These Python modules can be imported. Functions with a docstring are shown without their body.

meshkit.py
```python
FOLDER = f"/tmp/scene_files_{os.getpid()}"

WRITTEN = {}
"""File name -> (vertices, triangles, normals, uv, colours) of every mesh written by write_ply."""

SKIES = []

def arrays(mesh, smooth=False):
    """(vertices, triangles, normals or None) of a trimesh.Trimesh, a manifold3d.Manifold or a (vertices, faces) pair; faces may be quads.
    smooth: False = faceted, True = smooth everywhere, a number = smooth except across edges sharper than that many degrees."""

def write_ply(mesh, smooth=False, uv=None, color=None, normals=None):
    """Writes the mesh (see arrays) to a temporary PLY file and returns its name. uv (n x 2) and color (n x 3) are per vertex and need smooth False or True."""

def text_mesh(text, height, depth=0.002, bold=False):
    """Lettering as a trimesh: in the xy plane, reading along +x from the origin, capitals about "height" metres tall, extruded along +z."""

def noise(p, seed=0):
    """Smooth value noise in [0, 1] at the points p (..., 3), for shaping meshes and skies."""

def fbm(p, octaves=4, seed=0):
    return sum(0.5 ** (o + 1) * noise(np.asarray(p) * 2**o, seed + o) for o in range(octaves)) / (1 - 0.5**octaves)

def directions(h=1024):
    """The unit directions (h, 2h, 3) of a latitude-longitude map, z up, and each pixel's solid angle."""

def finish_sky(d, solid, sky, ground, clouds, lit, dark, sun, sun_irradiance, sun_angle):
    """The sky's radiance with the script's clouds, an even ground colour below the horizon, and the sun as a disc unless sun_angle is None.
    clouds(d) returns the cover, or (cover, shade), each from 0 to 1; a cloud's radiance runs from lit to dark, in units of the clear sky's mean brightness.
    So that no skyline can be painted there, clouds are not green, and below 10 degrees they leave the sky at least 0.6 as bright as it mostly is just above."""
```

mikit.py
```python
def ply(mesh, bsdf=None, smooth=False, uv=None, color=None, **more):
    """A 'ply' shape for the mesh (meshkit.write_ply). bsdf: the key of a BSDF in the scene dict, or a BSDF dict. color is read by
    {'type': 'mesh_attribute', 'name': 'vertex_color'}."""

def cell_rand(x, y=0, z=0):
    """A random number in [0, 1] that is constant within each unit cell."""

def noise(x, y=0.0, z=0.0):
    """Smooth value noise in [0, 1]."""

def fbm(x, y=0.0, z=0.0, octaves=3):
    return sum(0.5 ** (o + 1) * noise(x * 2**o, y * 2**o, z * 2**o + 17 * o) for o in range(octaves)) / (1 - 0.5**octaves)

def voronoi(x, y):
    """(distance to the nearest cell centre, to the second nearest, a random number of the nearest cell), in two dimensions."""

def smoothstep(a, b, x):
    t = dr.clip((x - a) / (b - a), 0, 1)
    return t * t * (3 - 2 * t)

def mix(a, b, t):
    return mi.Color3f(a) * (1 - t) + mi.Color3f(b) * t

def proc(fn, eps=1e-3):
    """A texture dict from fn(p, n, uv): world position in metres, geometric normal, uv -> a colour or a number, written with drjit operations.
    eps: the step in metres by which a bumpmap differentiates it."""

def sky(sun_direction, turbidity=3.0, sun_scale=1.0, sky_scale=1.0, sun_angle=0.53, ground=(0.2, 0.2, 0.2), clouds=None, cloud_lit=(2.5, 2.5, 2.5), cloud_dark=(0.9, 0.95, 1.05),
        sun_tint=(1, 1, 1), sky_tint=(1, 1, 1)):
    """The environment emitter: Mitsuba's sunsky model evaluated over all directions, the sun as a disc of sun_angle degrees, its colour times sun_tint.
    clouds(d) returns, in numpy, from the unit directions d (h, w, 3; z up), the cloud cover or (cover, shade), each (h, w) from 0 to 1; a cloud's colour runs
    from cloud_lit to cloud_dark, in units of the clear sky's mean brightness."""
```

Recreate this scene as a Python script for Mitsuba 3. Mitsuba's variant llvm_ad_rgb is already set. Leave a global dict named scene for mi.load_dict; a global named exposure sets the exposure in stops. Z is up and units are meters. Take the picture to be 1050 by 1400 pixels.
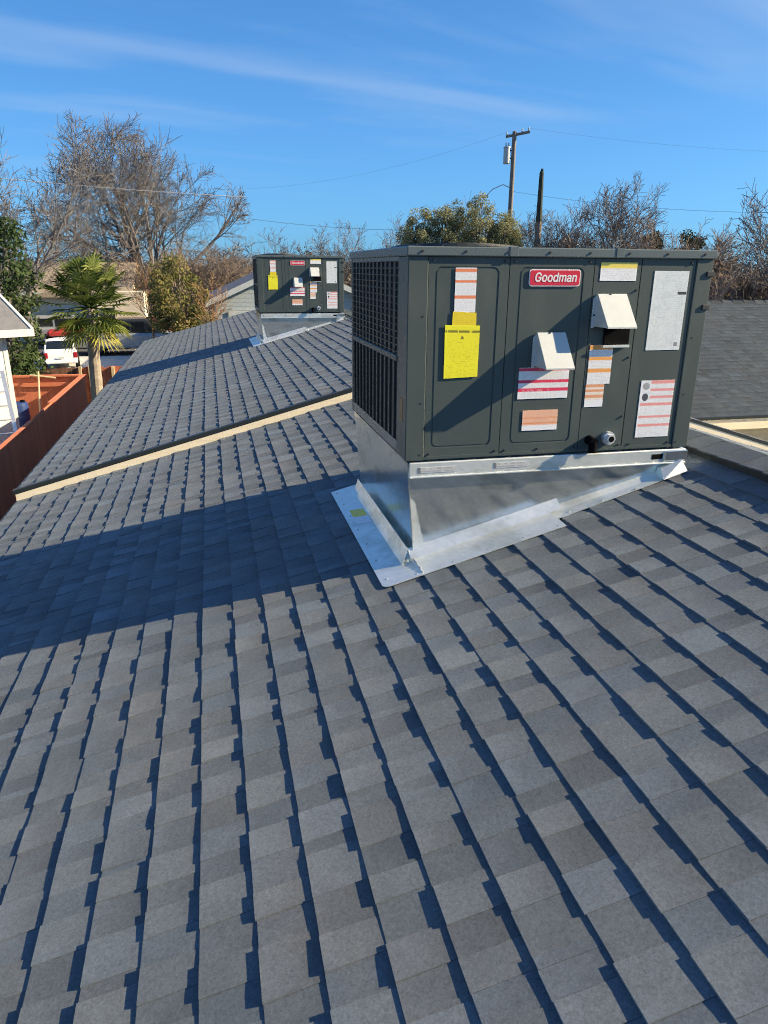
import math, random
import numpy as np, trimesh, shapely, shapely.geometry as sg
import drjit as dr, mitsuba as mi, mikit, meshkit
from mikit import noise, fbm, smoothstep, mix, cell_rand, proc

T = mi.ScalarTransform4f
scene, labels = {}, {}

# ------------------------------------------------------------------ camera, sky, exposure
EYE = np.array([-0.7661, -2.8450, 0.7798])
PITCH, YAW, ROLL = math.radians(18.8257), math.radians(13.3054), math.radians(0.4319)
FOV = 56.559
fw = np.array([math.sin(YAW) * math.cos(PITCH), math.cos(YAW) * math.cos(PITCH), -math.sin(PITCH)])
rt = np.array([math.cos(YAW), -math.sin(YAW), 0.0])
up = np.cross(rt, fw)
rt, up = math.cos(ROLL) * rt + math.sin(ROLL) * up, -math.sin(ROLL) * rt + math.cos(ROLL) * up
scene['camera'] = {'type': 'perspective', 'fov': FOV, 'fov_axis': 'x', 'near_clip': 0.05, 'far_clip': 3000.0,
                   'to_world': T().look_at(origin=EYE.tolist(), target=(EYE + fw).tolist(), up=up.tolist())}
exposure = 2.4
SUN = (1.0, -0.2375, 0.52)


def cirrus(d):
    z = np.maximum(d[..., 2], 0.02)
    u, v = d[..., 0] / z, d[..., 1] / z
    a = math.radians(23)
    s_, t_ = u * math.cos(a) + v * math.sin(a), -u * math.sin(a) + v * math.cos(a)
    w = meshkit.fbm(np.stack([s_ * 0.5, t_ * 0.5, 0 * s_], -1), 3, seed=3) - 0.5
    streak = meshkit.fbm(np.stack([s_ * 0.55 + w, t_ * 2.6 + 1.6 * w, 0 * s_ + 4.2], -1), 5, seed=12)
    big = meshkit.fbm(np.stack([s_ * 0.33 + 9.0, t_ * 0.33, 0 * s_], -1), 2, seed=6)
    c = np.clip((streak - 0.40) * 2.4, 0, 1) * np.clip((big - 0.38) * 4.0, 0, 1)
    return np.clip(c * 0.31, 0, 0.30) * np.clip(d[..., 2] * 8 - 0.6, 0, 1)


scene['sky'] = mikit.sky(SUN, turbidity=2.6, sun_scale=1.62, sky_scale=0.74, clouds=cirrus, cloud_lit=(1.9, 2.3, 2.9), sky_tint=(0.49, 0.95, 1.44), sun_tint=(0.94, 0.985, 1.0))


# ------------------------------------------------------------------ helpers
def numbered(k):
    if k not in scene and k not in labels and not any(q.startswith(k + '__') for q in scene):
        return k
    i = 1
    while True:
        q = f'{k}_{i:03d}'
        if q not in scene and q not in labels and not any(z.startswith(q + '__') for z in scene):
            return q
        i += 1


COUNT = {}


def newkey(name, parent):
    k = parent + '__' + name if parent else name
    if not parent:
        return numbered(k)
    n = COUNT.get(k, 0)
    COUNT[k] = n + 1
    return k if n == 0 else f'{k}_{n:03d}'


def thing(name, label=None, cat=None, group=None, kind=None):
    k = numbered(name)
    labels[k] = {}
    if label: labels[k]['label'] = label
    if cat: labels[k]['category'] = cat
    if group: labels[k]['group'] = group
    if kind: labels[k]['kind'] = kind
    return k


def put(name, mesh, mat, parent=None, smooth=False, uv=None, label=None, cat=None, group=None, kind=None):
    k = newkey(name, parent)
    if isinstance(mesh, MB):
        if uv is None and mesh.uv: uv = np.concatenate(mesh.uv)
        mesh = mesh.mesh()
    scene[k] = mikit.ply(mesh, mat, smooth, uv=uv)
    if label or kind or cat:
        labels[k] = {a: b for a, b in dict(label=label, category=cat, group=group, kind=kind).items() if b}
    return k


def dup(root, new, shift, label, rot=0.0, pivot=(0, 0, 0), group=None):
    k2 = numbered(new)
    labels[k2] = {**labels[root], 'label': label}
    if group: labels[k2]['group'] = group
    m = T().translate(list(shift)) @ T().translate(list(pivot)) @ T().rotate([0, 0, 1], rot) @ T().translate([-q for q in pivot])
    for key in [q for q in list(scene) if q.startswith(root + '__')]:
        scene[k2 + key[len(root):]] = {**scene[key], 'to_world': m}
        if key in labels: labels[k2 + key[len(root):]] = dict(labels[key])
    if root in scene:
        scene[k2] = {**scene[root], 'to_world': m}
    return k2


BOXF = np.array([[0, 2, 1], [0, 3, 2], [4, 5, 6], [4, 6, 7], [0, 1, 5], [0, 5, 4], [1, 2, 6], [1, 6, 5], [2, 3, 7], [2, 7, 6], [3, 0, 4], [3, 4, 7]])


class MB:
    def __init__(self):
        self.v, self.f, self.uv, self.n = [], [], [], 0

    def add(self, v, f, uv=None):
        v = np.asarray(v, float)
        self.v.append(v); self.f.append(np.asarray(f) + self.n); self.n += len(v)
        if uv is not None: self.uv.append(np.asarray(uv, float))
        return self

    def box(self, x0, x1, y0, y1, z0, z1):
        return self.add([[x0, y0, z0], [x1, y0, z0], [x1, y1, z0], [x0, y1, z0], [x0, y0, z1], [x1, y0, z1], [x1, y1, z1], [x0, y1, z1]], BOXF)

    def hexa(self, pts):
        return self.add(pts, BOXF)

    def tm(self, m):
        return self.add(np.array(m.vertices), np.array(m.faces))

    def rbox(self, x0, x1, y0, y1, z0, z1, c=0.004):
        pts = []
        for a in ((x0, c), (x1, -c)):
            for b in ((y0, c), (y1, -c)):
                for d in ((z0, c), (z1, -c)):
                    pts += [[a[0], b[0] + b[1], d[0] + d[1]], [a[0] + a[1], b[0], d[0] + d[1]], [a[0] + a[1], b[0] + b[1], d[0]]]
        return self.tm(trimesh.convex.convex_hull(np.array(pts)))

    def bar(self, p, q, w, h, upv=(0, 0, 1)):
        p, q = np.asarray(p, float), np.asarray(q, float)
        t = q - p; t /= np.linalg.norm(t)
        a = np.cross(t, upv); a /= np.linalg.norm(a)
        b = np.cross(a, t)
        a, b = a * w / 2, b * h / 2
        return self.add([p - a - b, q - a - b, q + a - b, p + a - b, p - a + b, q - a + b, q + a + b, p + a + b][0:8], BOXF[:, ::-1])

    def tubes(self, P, Q, R0, R1, n=4):
        P, Q = np.atleast_2d(P).astype(float), np.atleast_2d(Q).astype(float)
        t = Q - P; t /= np.linalg.norm(t, axis=1, keepdims=True) + 1e-12
        a = np.cross(t, np.where(np.abs(t[:, 2:]) < 0.9, [0, 0, 1.0], [1.0, 0, 0])); a /= np.linalg.norm(a, axis=1, keepdims=True)
        b = np.cross(t, a)
        ang = np.arange(n) * 2 * np.pi / n
        ring = np.cos(ang)[None, :, None] * a[:, None] + np.sin(ang)[None, :, None] * b[:, None]
        R0 = np.broadcast_to(R0, (len(P),)); R1 = np.broadcast_to(R1, (len(P),))
        V = np.concatenate([P[:, None] + ring * R0[:, None, None], Q[:, None] + ring * R1[:, None, None]], 1)
        i = np.arange(n); j = (i + 1) % n
        F = np.concatenate([np.stack([i, j, j + n], 1), np.stack([i, j + n, i + n], 1)] + [np.stack([np.zeros(n - 2, int) + n, np.arange(1, n - 1) + n, np.arange(2, n) + n], 1)] + [np.stack([np.zeros(n - 2, int), np.arange(2, n), np.arange(1, n - 1)], 1)])
        F = (F[None] + (np.arange(len(P)) * 2 * n)[:, None, None]).reshape(-1, 3)
        return self.add(V.reshape(-1, 3), F)

    def path(self, pts, r, n=8):
        pts = np.asarray(pts, float); r = np.broadcast_to(r, (len(pts),))
        return self.tubes(pts[:-1], pts[1:], r[:-1], r[1:], n)

    def poly(self, poly, d, axes='xz', off=0.0):
        """extrudes a shapely polygon. 'xz': in x,z, grows towards -y from y=off. 'yz': in y,z, grows to +x from off. 'xy': up from z=off."""
        for g in getattr(poly, 'geoms', [poly]):
            m = trimesh.creation.extrude_polygon(g, d, engine='earcut')
            v = np.array(m.vertices)
            if axes == 'xz': v = np.stack([v[:, 0], off - v[:, 2], v[:, 1]], 1)
            elif axes == 'yz': v = np.stack([off + v[:, 2], v[:, 0], v[:, 1]], 1)
            else: v = v + [0, 0, off]
            self.add(v, np.array(m.faces))
        return self

    def mesh(self):
        return np.concatenate(self.v), np.concatenate(self.f)


def mat(name, col, rough=0.6, metallic=0.0, spec=0.5, bump=None, two=True, **more):
    b = {'type': 'principled', 'base_color': proc(col) if callable(col) else {'type': 'rgb', 'value': list(col)}, 'roughness': proc(rough) if callable(rough) else rough,
         'metallic': metallic, 'specular': spec, **more}
    if bump: b = {'type': 'bumpmap', 'arbitrary': proc(bump[0], bump[2] if len(bump) > 2 else 1e-3), 'scale': bump[1], 'bsdf': b}
    scene[name] = {'type': 'twosided', 'bsdf': b} if two else b
    return name


def C3(*a): return mi.Color3f(*a)


# ------------------------------------------------------------------ materials
def shingle_col(dark):
    def fn(p, n, uv):
        k = dr.floor(uv.x)                         # 0 backing, 1 tooth
        t = uv.x - k
        r2 = cell_rand(t * 4096.0, 3)
        r3 = cell_rand(t * 4096.0, 9)
        v = uv.y
        c = mix((0.066, 0.077, 0.086), (0.166, 0.189, 0.209), t)
        c = mix(c, c * C3(0.93, 1.0, 1.08), r2)
        c = mix(c, c * C3(1.05, 0.99, 0.98), r3 * 0.5)
        fade = 1.14 - (0.12 + 0.26 * r3) * v        # each tab is lighter at its butt, darker towards the upper end
        g = noise(p.x * 420, p.y * 420, p.z * 420)
        g2 = noise(p.x * 165, p.y * 165, p.z * 165 + 5)
        gr = 0.64 + 0.42 * g + 0.30 * g2
        big = 0.74 + 0.26 * fbm(p.x * 2.2, p.y * 2.2, 1.7) + 0.26 * fbm(p.x * 13 + r2 * 50, p.y * 13, 4.1, 2)
        scuff = smoothstep(0.60, 0.74, fbm(p.x * 3.1 + 4, p.y * 1.9, 8.0, 4))
        c = mix(c, C3(0.165, 0.165, 0.165), scuff * 0.22)
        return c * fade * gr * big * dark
    return fn


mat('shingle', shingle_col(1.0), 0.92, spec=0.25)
mat('shingle_old', (lambda f: lambda p, n, uv: f(p, n, uv) * C3(0.93, 1.0, 1.07))(shingle_col(0.46)), 0.95, spec=0.2)
mat('felt', (0.035, 0.035, 0.04), 0.95)


def wood_cream(p, n, uv):
    g = fbm(p.x * 3, p.y * 3, p.z * 60, 3)
    return mix((0.80, 0.68, 0.47), (0.90, 0.80, 0.61), g)


mat('cream_board', wood_cream, 0.6)
mat('drip', (0.022, 0.028, 0.030), 0.4)


def unit_paint(p, n, uv):
    g = fbm(p.x * 6, p.y * 6, p.z * 2.0, 4)
    d = smoothstep(0.5, 0.85, fbm(p.x * 9 + 3, p.y * 9, p.z * 3, 4))
    return mix(mix((0.060, 0.076, 0.076), (0.074, 0.091, 0.090), g), C3(0.11, 0.118, 0.11), d * 0.3) * C3(0.93, 0.98, 0.98)


mat('unit_paint', unit_paint, 0.45, spec=0.3, bump=(lambda p, n, uv: noise(p.x * 330, p.y * 330, p.z * 330) * 0.05 + fbm(p.x * 5, p.y * 5, p.z * 4, 2), 0.0022))
mat('unit_trim', lambda p, n, uv: mix((0.085, 0.108, 0.114), (0.120, 0.148, 0.152), fbm(p.x * 5, p.y * 5, p.z * 5)), 0.36, spec=0.5)
mat('coil', lambda p, n, uv: mix((0.040, 0.037, 0.036), (0.085, 0.076, 0.072), 0.5 + 0.5 * dr.sin(p.y * 1100) * noise(p.y * 30, p.z * 12)), 0.6)
mat('guard_black', (0.030, 0.034, 0.036), 0.45)
mat('black', (0.004, 0.004, 0.005), 0.8, spec=0.05)
mat('white_paint', lambda p, n, uv: mix((0.46, 0.49, 0.49), (0.54, 0.57, 0.56), fbm(p.x * 14, p.y * 14, p.z * 6)), 0.5, spec=0.3)
mat('badge_red', (0.62, 0.025, 0.055), 0.3)
mat('badge_white', (0.80, 0.78, 0.78), 0.35)


def galv(p, n, uv):
    s = noise(p.x * 70, p.y * 70, p.z * 70)
    t = fbm(p.x * 4, p.y * 4, p.z * 4, 3)
    w1, w2, w3 = mikit.voronoi(p.x * 46 + p.z * 31, p.y * 46 + p.z * 37)
    c = mix((0.60, 0.64, 0.62), (0.86, 0.88, 0.85), 0.25 * s + 0.45 * t + 0.30 * w3)
    stain = smoothstep(0.56, 0.72, fbm(p.x * 5 + 9, p.y * 5, p.z * 9, 4))
    return mix(c, c * C3(0.80, 0.80, 0.77), stain)


mat('galvanized', galv, lambda p, n, uv: 0.12 + 0.14 * fbm(p.x * 9, p.y * 9, p.z * 9, 3), metallic=0.90,
    bump=(lambda p, n, uv: fbm(p.x * 3.1, p.y * 3.1, p.z * 3.1, 2), 0.0035, 4e-3))
mat('galv_dull', lambda p, n, uv: dr.minimum(galv(p, n, uv) * 1.10, 0.93), lambda p, n, uv: 0.30 + 0.1 * fbm(p.x * 11, p.y * 11, p.z * 11, 3), metallic=0.62)


# flat print on the stickers: uv.x = kind + u, uv.y = v (0 bottom)
def sticker_fn(p, n, uv):
    k = dr.floor(uv.x)
    u, v = uv.x - k, uv.y
    def is_(i): return dr.select(dr.abs(k - i) < 0.5, mi.Float(1), mi.Float(0))
    def band(c, w): return smoothstep(w * 0.5 + 0.01, w * 0.5 - 0.01, dr.abs(v - c))
    def lines(N, M, dens=0.45):
        row = v * N
        a = smoothstep(0.2, 0.3, row - dr.floor(row)) * smoothstep(0.8, 0.7, row - dr.floor(row))
        w = dr.select(noise(u * M, dr.floor(row) * 7.3, k * 3.1) > dens, mi.Float(1), mi.Float(0))
        m = smoothstep(0.05, 0.07, u) * smoothstep(0.95, 0.93, u)
        return a * w * m * 0.5
    W_, ink = C3(0.80, 0.81, 0.84), C3(0.22, 0.22, 0.25)
    out = mix(W_, ink, lines(30, 60) * 0.55)
    OR, RED = C3(0.78, 0.25, 0.12), C3(0.70, 0.05, 0.12)
    c0 = mix(mix(W_, ink, lines(34, 40) * 0.5), OR, dr.minimum(band(.94, .075) + band(.695, .06) + band(.345, .075), 1))
    out = mix(out, c0, is_(0))
    c1 = mix(C3(0.80, 0.62, 0.03), C3(0.42, 0.32, 0.02), lines(8, 26) * 0.5)
    out = mix(out, c1, is_(1))
    tri = dr.select((dr.abs(u - .5) < (0.80 - v) * 0.55 + .02) & (v > .745) & (v < .80), mi.Float(1), mi.Float(0))
    c2 = mix(C3(0.86, 0.80, 0.03), C3(0.10, 0.09, 0.02), dr.minimum(band(.885, .045) * dr.select(noise(u * 26, 1.0, 4.0) > .30, mi.Float(1), mi.Float(0.25)) + tri, 1) * .85)
    c2 = mix(c2, C3(0.25, 0.22, 0.02), lines(30, 22, .62) * .5 * smoothstep(.74, .70, v))
    out = mix(out, c2, is_(2))
    c3 = mix(mix(W_, ink, lines(26, 60) * .45), RED, dr.minimum(band(.94, .10) + band(.56, .10) + band(.29, .11), 1) * (1 - .5 * lines(9, 30, .6)))
    out = mix(out, c3, is_(3))
    c4 = mix(mix(C3(0.80, 0.47, 0.33), C3(0.74, 0.30, 0.14), lines(16, 30, .4) * .7 + band(.62, .07) * .6 + band(.36, .07) * .8), W_, smoothstep(.28, .24, v))
    out = mix(out, c4, is_(4))
    c5 = mix(mix(W_, ink, lines(28, 40) * .5), C3(0.80, 0.36, 0.10), dr.minimum(band(.94, .12) + band(.655, .085) + band(.35, .10), 1))
    out = mix(out, c5, is_(5))
    c6 = mix(mix(C3(.84, .74, .66), ink, lines(14, 30) * .4), C3(0.70, 0.30, 0.13), dr.minimum(band(.93, .13) + band(.72, .11) + band(.47, .14), 1) * .9)
    c6 = mix(c6, W_, smoothstep(.33, .28, v))
    out = mix(out, c6, is_(6))
    c7 = mix(mix(W_, ink, lines(9, 60, .5) * .5), C3(0.82, 0.66, 0.14), smoothstep(.66, .70, v))
    out = mix(out, c7, is_(7))
    wire = smoothstep(.10, .0, dr.abs(fbm(u * 6, v * 11, 3.0, 2) - .5)) * .13 + lines(44, 26, .5) * .30
    box = dr.select((dr.abs(u - .86) < .13) & (dr.abs(v - .725) < .018), mi.Float(1), mi.Float(0))
    box2 = dr.select((dr.abs(u - .86) < .05) & (dr.abs(v - .075) < .025), mi.Float(1), mi.Float(0))
    c8 = mix(mix(C3(.70, .745, .76), ink, wire), C3(.05, .05, .06), dr.minimum(box + .7 * box2, 1))
    out = mix(out, c8, is_(8))
    rb = band(.97, .06) + band(.835, .045) + band(.71, .045)
    rb2 = band(.585, .05) + band(.365, .04) + band(.215, .045)
    c9 = mix(mix(W_, ink, lines(46, 44) * .5), C3(.78, .27, .24), dr.minimum(rb * smoothstep(.28, .32, u) + rb2 * smoothstep(.02, .05, u), 1) * .9)
    ic = smoothstep(.12, .09, dr.sqrt(dr.square(u - .16) + dr.square((v - .9) * 1.7))) * .6 + smoothstep(.11, .09, dr.sqrt(dr.square((u - .16) * 1.1) + dr.square((v - .71) * 1.5)))
    c9 = mix(c9, C3(.07, .08, .10), dr.minimum(ic, 1))
    out = mix(out, c9, is_(9))
    c10 = mix(C3(.50, .52, .53), C3(.10, .10, .11), dr.minimum(lines(2, 22, .35) + dr.select(u < .06, mi.Float(1), mi.Float(0)), 1) * .8)
    out = mix(out, c10, is_(10))
    c11 = mix(C3(.78, .77, .80), C3(.80, .62, .06), smoothstep(.46, .50, v))
    c11 = mix(c11, ink, lines(8, 22) * .35)
    out = mix(out, c11, is_(11))
    wear = 0.94 + 0.08 * fbm(p.x * 20, p.y * 20, p.z * 20, 2)
    return out * wear


mat('sticker', sticker_fn, 0.38)


def fence_col(p, n, uv):
    g = fbm(p.x * 30 + uv.x * 40, p.y * 30, p.z * 2.5, 3)
    return mix((0.34, 0.094, 0.055), (0.49, 0.165, 0.088), 0.6 * g + 0.4 * uv.x)


mat('fence_red', fence_col, 0.8)
mat('fence_brown', lambda p, n, uv: mix((0.10, 0.05, 0.035), (0.22, 0.10, 0.06), 0.5 * fbm(p.x * 20, p.y * 20, p.z * 3) + 0.5 * uv.x), 0.85)
mat('palm_trunk', lambda p, n, uv: mix((0.20, 0.17, 0.14), (0.36, 0.31, 0.26), fbm(p.x * 8, p.y * 8, p.z * 9)), 0.9)
mat('wood_pale', lambda p, n, uv: mix((0.42, 0.32, 0.20), (0.58, 0.46, 0.30), fbm(p.x * 18, p.y * 18, p.z * 3)), 0.8)
mat('ground_dirt', lambda p, n, uv: mix(mix((0.10, 0.085, 0.06), (0.20, 0.17, 0.12), fbm(p.x * 0.9, p.y * 0.9, 0, 5)), C3(0.07, 0.085, 0.035), smoothstep(.45, .6, fbm(p.x * .13, p.y * .13, 3.0, 3))), 0.95)
mat('asphalt', lambda p, n, uv: mix((0.045, 0.045, 0.048), (0.08, 0.08, 0.08), fbm(p.x * 3, p.y * 3, 0, 4)), 0.9)
mat('concrete', lambda p, n, uv: mix((0.30, 0.29, 0.27), (0.42, 0.41, 0.38), fbm(p.x * 1.5, p.y * 1.5, p.z, 4)), 0.9)
mat('bark', lambda p, n, uv: mix((0.088, 0.079, 0.077), (0.20, 0.182, 0.176), fbm(p.x * 5, p.y * 5, p.z * 1.2, 3)), 0.9)
mat('bark_brown', lambda p, n, uv: mix((0.125, 0.095, 0.078), (0.27, 0.215, 0.175), fbm(p.x * 5, p.y * 5, p.z * 1.2, 3)), 0.9)
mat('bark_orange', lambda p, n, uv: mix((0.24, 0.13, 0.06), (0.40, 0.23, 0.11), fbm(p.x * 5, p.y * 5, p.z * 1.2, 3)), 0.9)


def leafmat(name, a, b, c):
    col = proc(lambda p, n, uv: mix(mix(a, b, smoothstep(0.0, 0.7, uv.x)), c, smoothstep(0.72, 0.98, uv.x)))
    scene[name] = {'type': 'principledthin', 'base_color': col, 'roughness': 0.55, 'diff_trans': 0.5}
    return name


leafmat('leaf_evergreen', (0.034, 0.060, 0.028), (0.085, 0.12, 0.050), (0.14, 0.17, 0.085))
leafmat('leaf_olive', (0.17, 0.175, 0.09), (0.33, 0.33, 0.185), (0.45, 0.43, 0.28))
leafmat('leaf_gold', (0.085, 0.105, 0.034), (0.215, 0.205, 0.075), (0.42, 0.30, 0.15))
leafmat('leaf_dark', (0.020, 0.030, 0.016), (0.050, 0.060, 0.030), (0.09, 0.085, 0.05))
leafmat('leaf_brown', (0.095, 0.074, 0.058), (0.17, 0.130, 0.10), (0.24, 0.19, 0.145))
leafmat('palm_green', (0.042, 0.072, 0.018), (0.115, 0.150, 0.040), (0.27, 0.30, 0.10))
leafmat('palm_yellow', (0.17, 0.19, 0.03), (0.33, 0.32, 0.06), (0.46, 0.41, 0.13))
mat('car_white', (0.76, 0.77, 0.78), 0.25, spec=0.5, clearcoat=0.8)
mat('car_silver', (0.36, 0.37, 0.38), 0.28, metallic=0.4, clearcoat=0.8)
mat('car_red', (0.34, 0.03, 0.025), 0.25, clearcoat=0.8)
mat('car_dark', (0.020, 0.022, 0.026), 0.25, clearcoat=0.8)
mat('car_maroon', (0.10, 0.012, 0.014), 0.25, clearcoat=0.8)
mat('car_glass', (0.012, 0.016, 0.020), 0.06, spec=0.8)
mat('tyre', (0.016, 0.016, 0.017), 0.8)
mat('rim', (0.45, 0.46, 0.47), 0.3, metallic=0.9)
mat('lamp_red', (0.32, 0.012, 0.025), 0.2)
mat('stucco_cream', lambda p, n, uv: mix((0.55, 0.50, 0.38), (0.64, 0.58, 0.45), fbm(p.x * 2, p.y * 2, p.z * 2)), 0.9)
mat('stucco_white', lambda p, n, uv: mix((0.62, 0.61, 0.57), (0.72, 0.71, 0.67), fbm(p.x * 2, p.y * 2, p.z * 2)), 0.9)
mat('siding_blue', lambda p, n, uv: mix((0.33, 0.385, 0.42), (0.41, 0.465, 0.50), fbm(p.x * 2, p.y * 2, p.z * 2)), 0.8)
mat('roof_taupe', lambda p, n, uv: mix((0.20, 0.165, 0.13), (0.30, 0.255, 0.205), fbm(p.x * 9, p.y * 9, p.z * 9, 3)), 0.95)
mat('roof_grey', lambda p, n, uv: mix((0.12, 0.12, 0.13), (0.19, 0.19, 0.20), fbm(p.x * 9, p.y * 9, p.z * 9, 3)), 0.95)
mat('pole_wood', lambda p, n, uv: mix((0.14, 0.122, 0.108), (0.25, 0.228, 0.205), fbm(p.x * 14, p.y * 14, p.z * 0.7, 3)), 0.9)
mat('pole_dark', lambda p, n, uv: mix((0.018, 0.024, 0.018), (0.05, 0.06, 0.045), fbm(p.x * 14, p.y * 14, p.z * 3, 3)), 0.9)
mat('metal_grey', (0.42, 0.45, 0.46), 0.5, metallic=0.5)
mat('wire', (0.11, 0.115, 0.13), 0.6)
mat('wire_pale', (0.42, 0.42, 0.44), 0.5)
mat('aluminium', (0.70, 0.71, 0.72), 0.38, metallic=0.6)
mat('plastic_blue', (0.022, 0.05, 0.17), 0.4)

# ------------------------------------------------------------------ the setting
ZG = -3.55
put('ground', MB().add([[-900, -900, ZG], [900, -900, ZG], [900, 900, ZG], [-900, 900, ZG]], [[0, 1, 2], [0, 2, 3]]), 'ground_dirt', kind='structure')
put('street', MB().box(-90, 60, 36.5, 45, ZG - 0.3, ZG + 0.006), 'asphalt', kind='structure')
put('driveway', MB().box(-14, -4.0, 27.2, 36.4, ZG - 0.3, ZG + 0.012), 'concrete', kind='structure')
put('yard_path', MB().box(-3.85, -2.12, -8, 19, ZG - 0.3, ZG + 0.01), 'concrete', kind='structure')

# ------------------------------------------------------------------ the shingled house
S, Z0, XR, XE = 0.26892, -0.47427, 1.60, -2.489
SR = 0.30
RAISE, YR, YFAR, YNEAR = 0.095, 3.602, 17.05, -6.5
XE2 = 5.70
EX = 0.13806
rng = np.random.default_rng(7)


def zroof(x, raised=0.0):
    return Z0 + S * x + raised if x <= XR else Z0 + S * XR - SR * (x - XR) + raised


def frame(O, ua, ub):
    ua, ub = np.array(ua, float), np.array(ub, float)
    ua /= np.linalg.norm(ua); ub /= np.linalg.norm(ub)
    return np.array(O, float), ua, ub, np.cross(ua, ub) * (1 if np.cross(ua, ub)[2] > 0 else -1)


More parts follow.
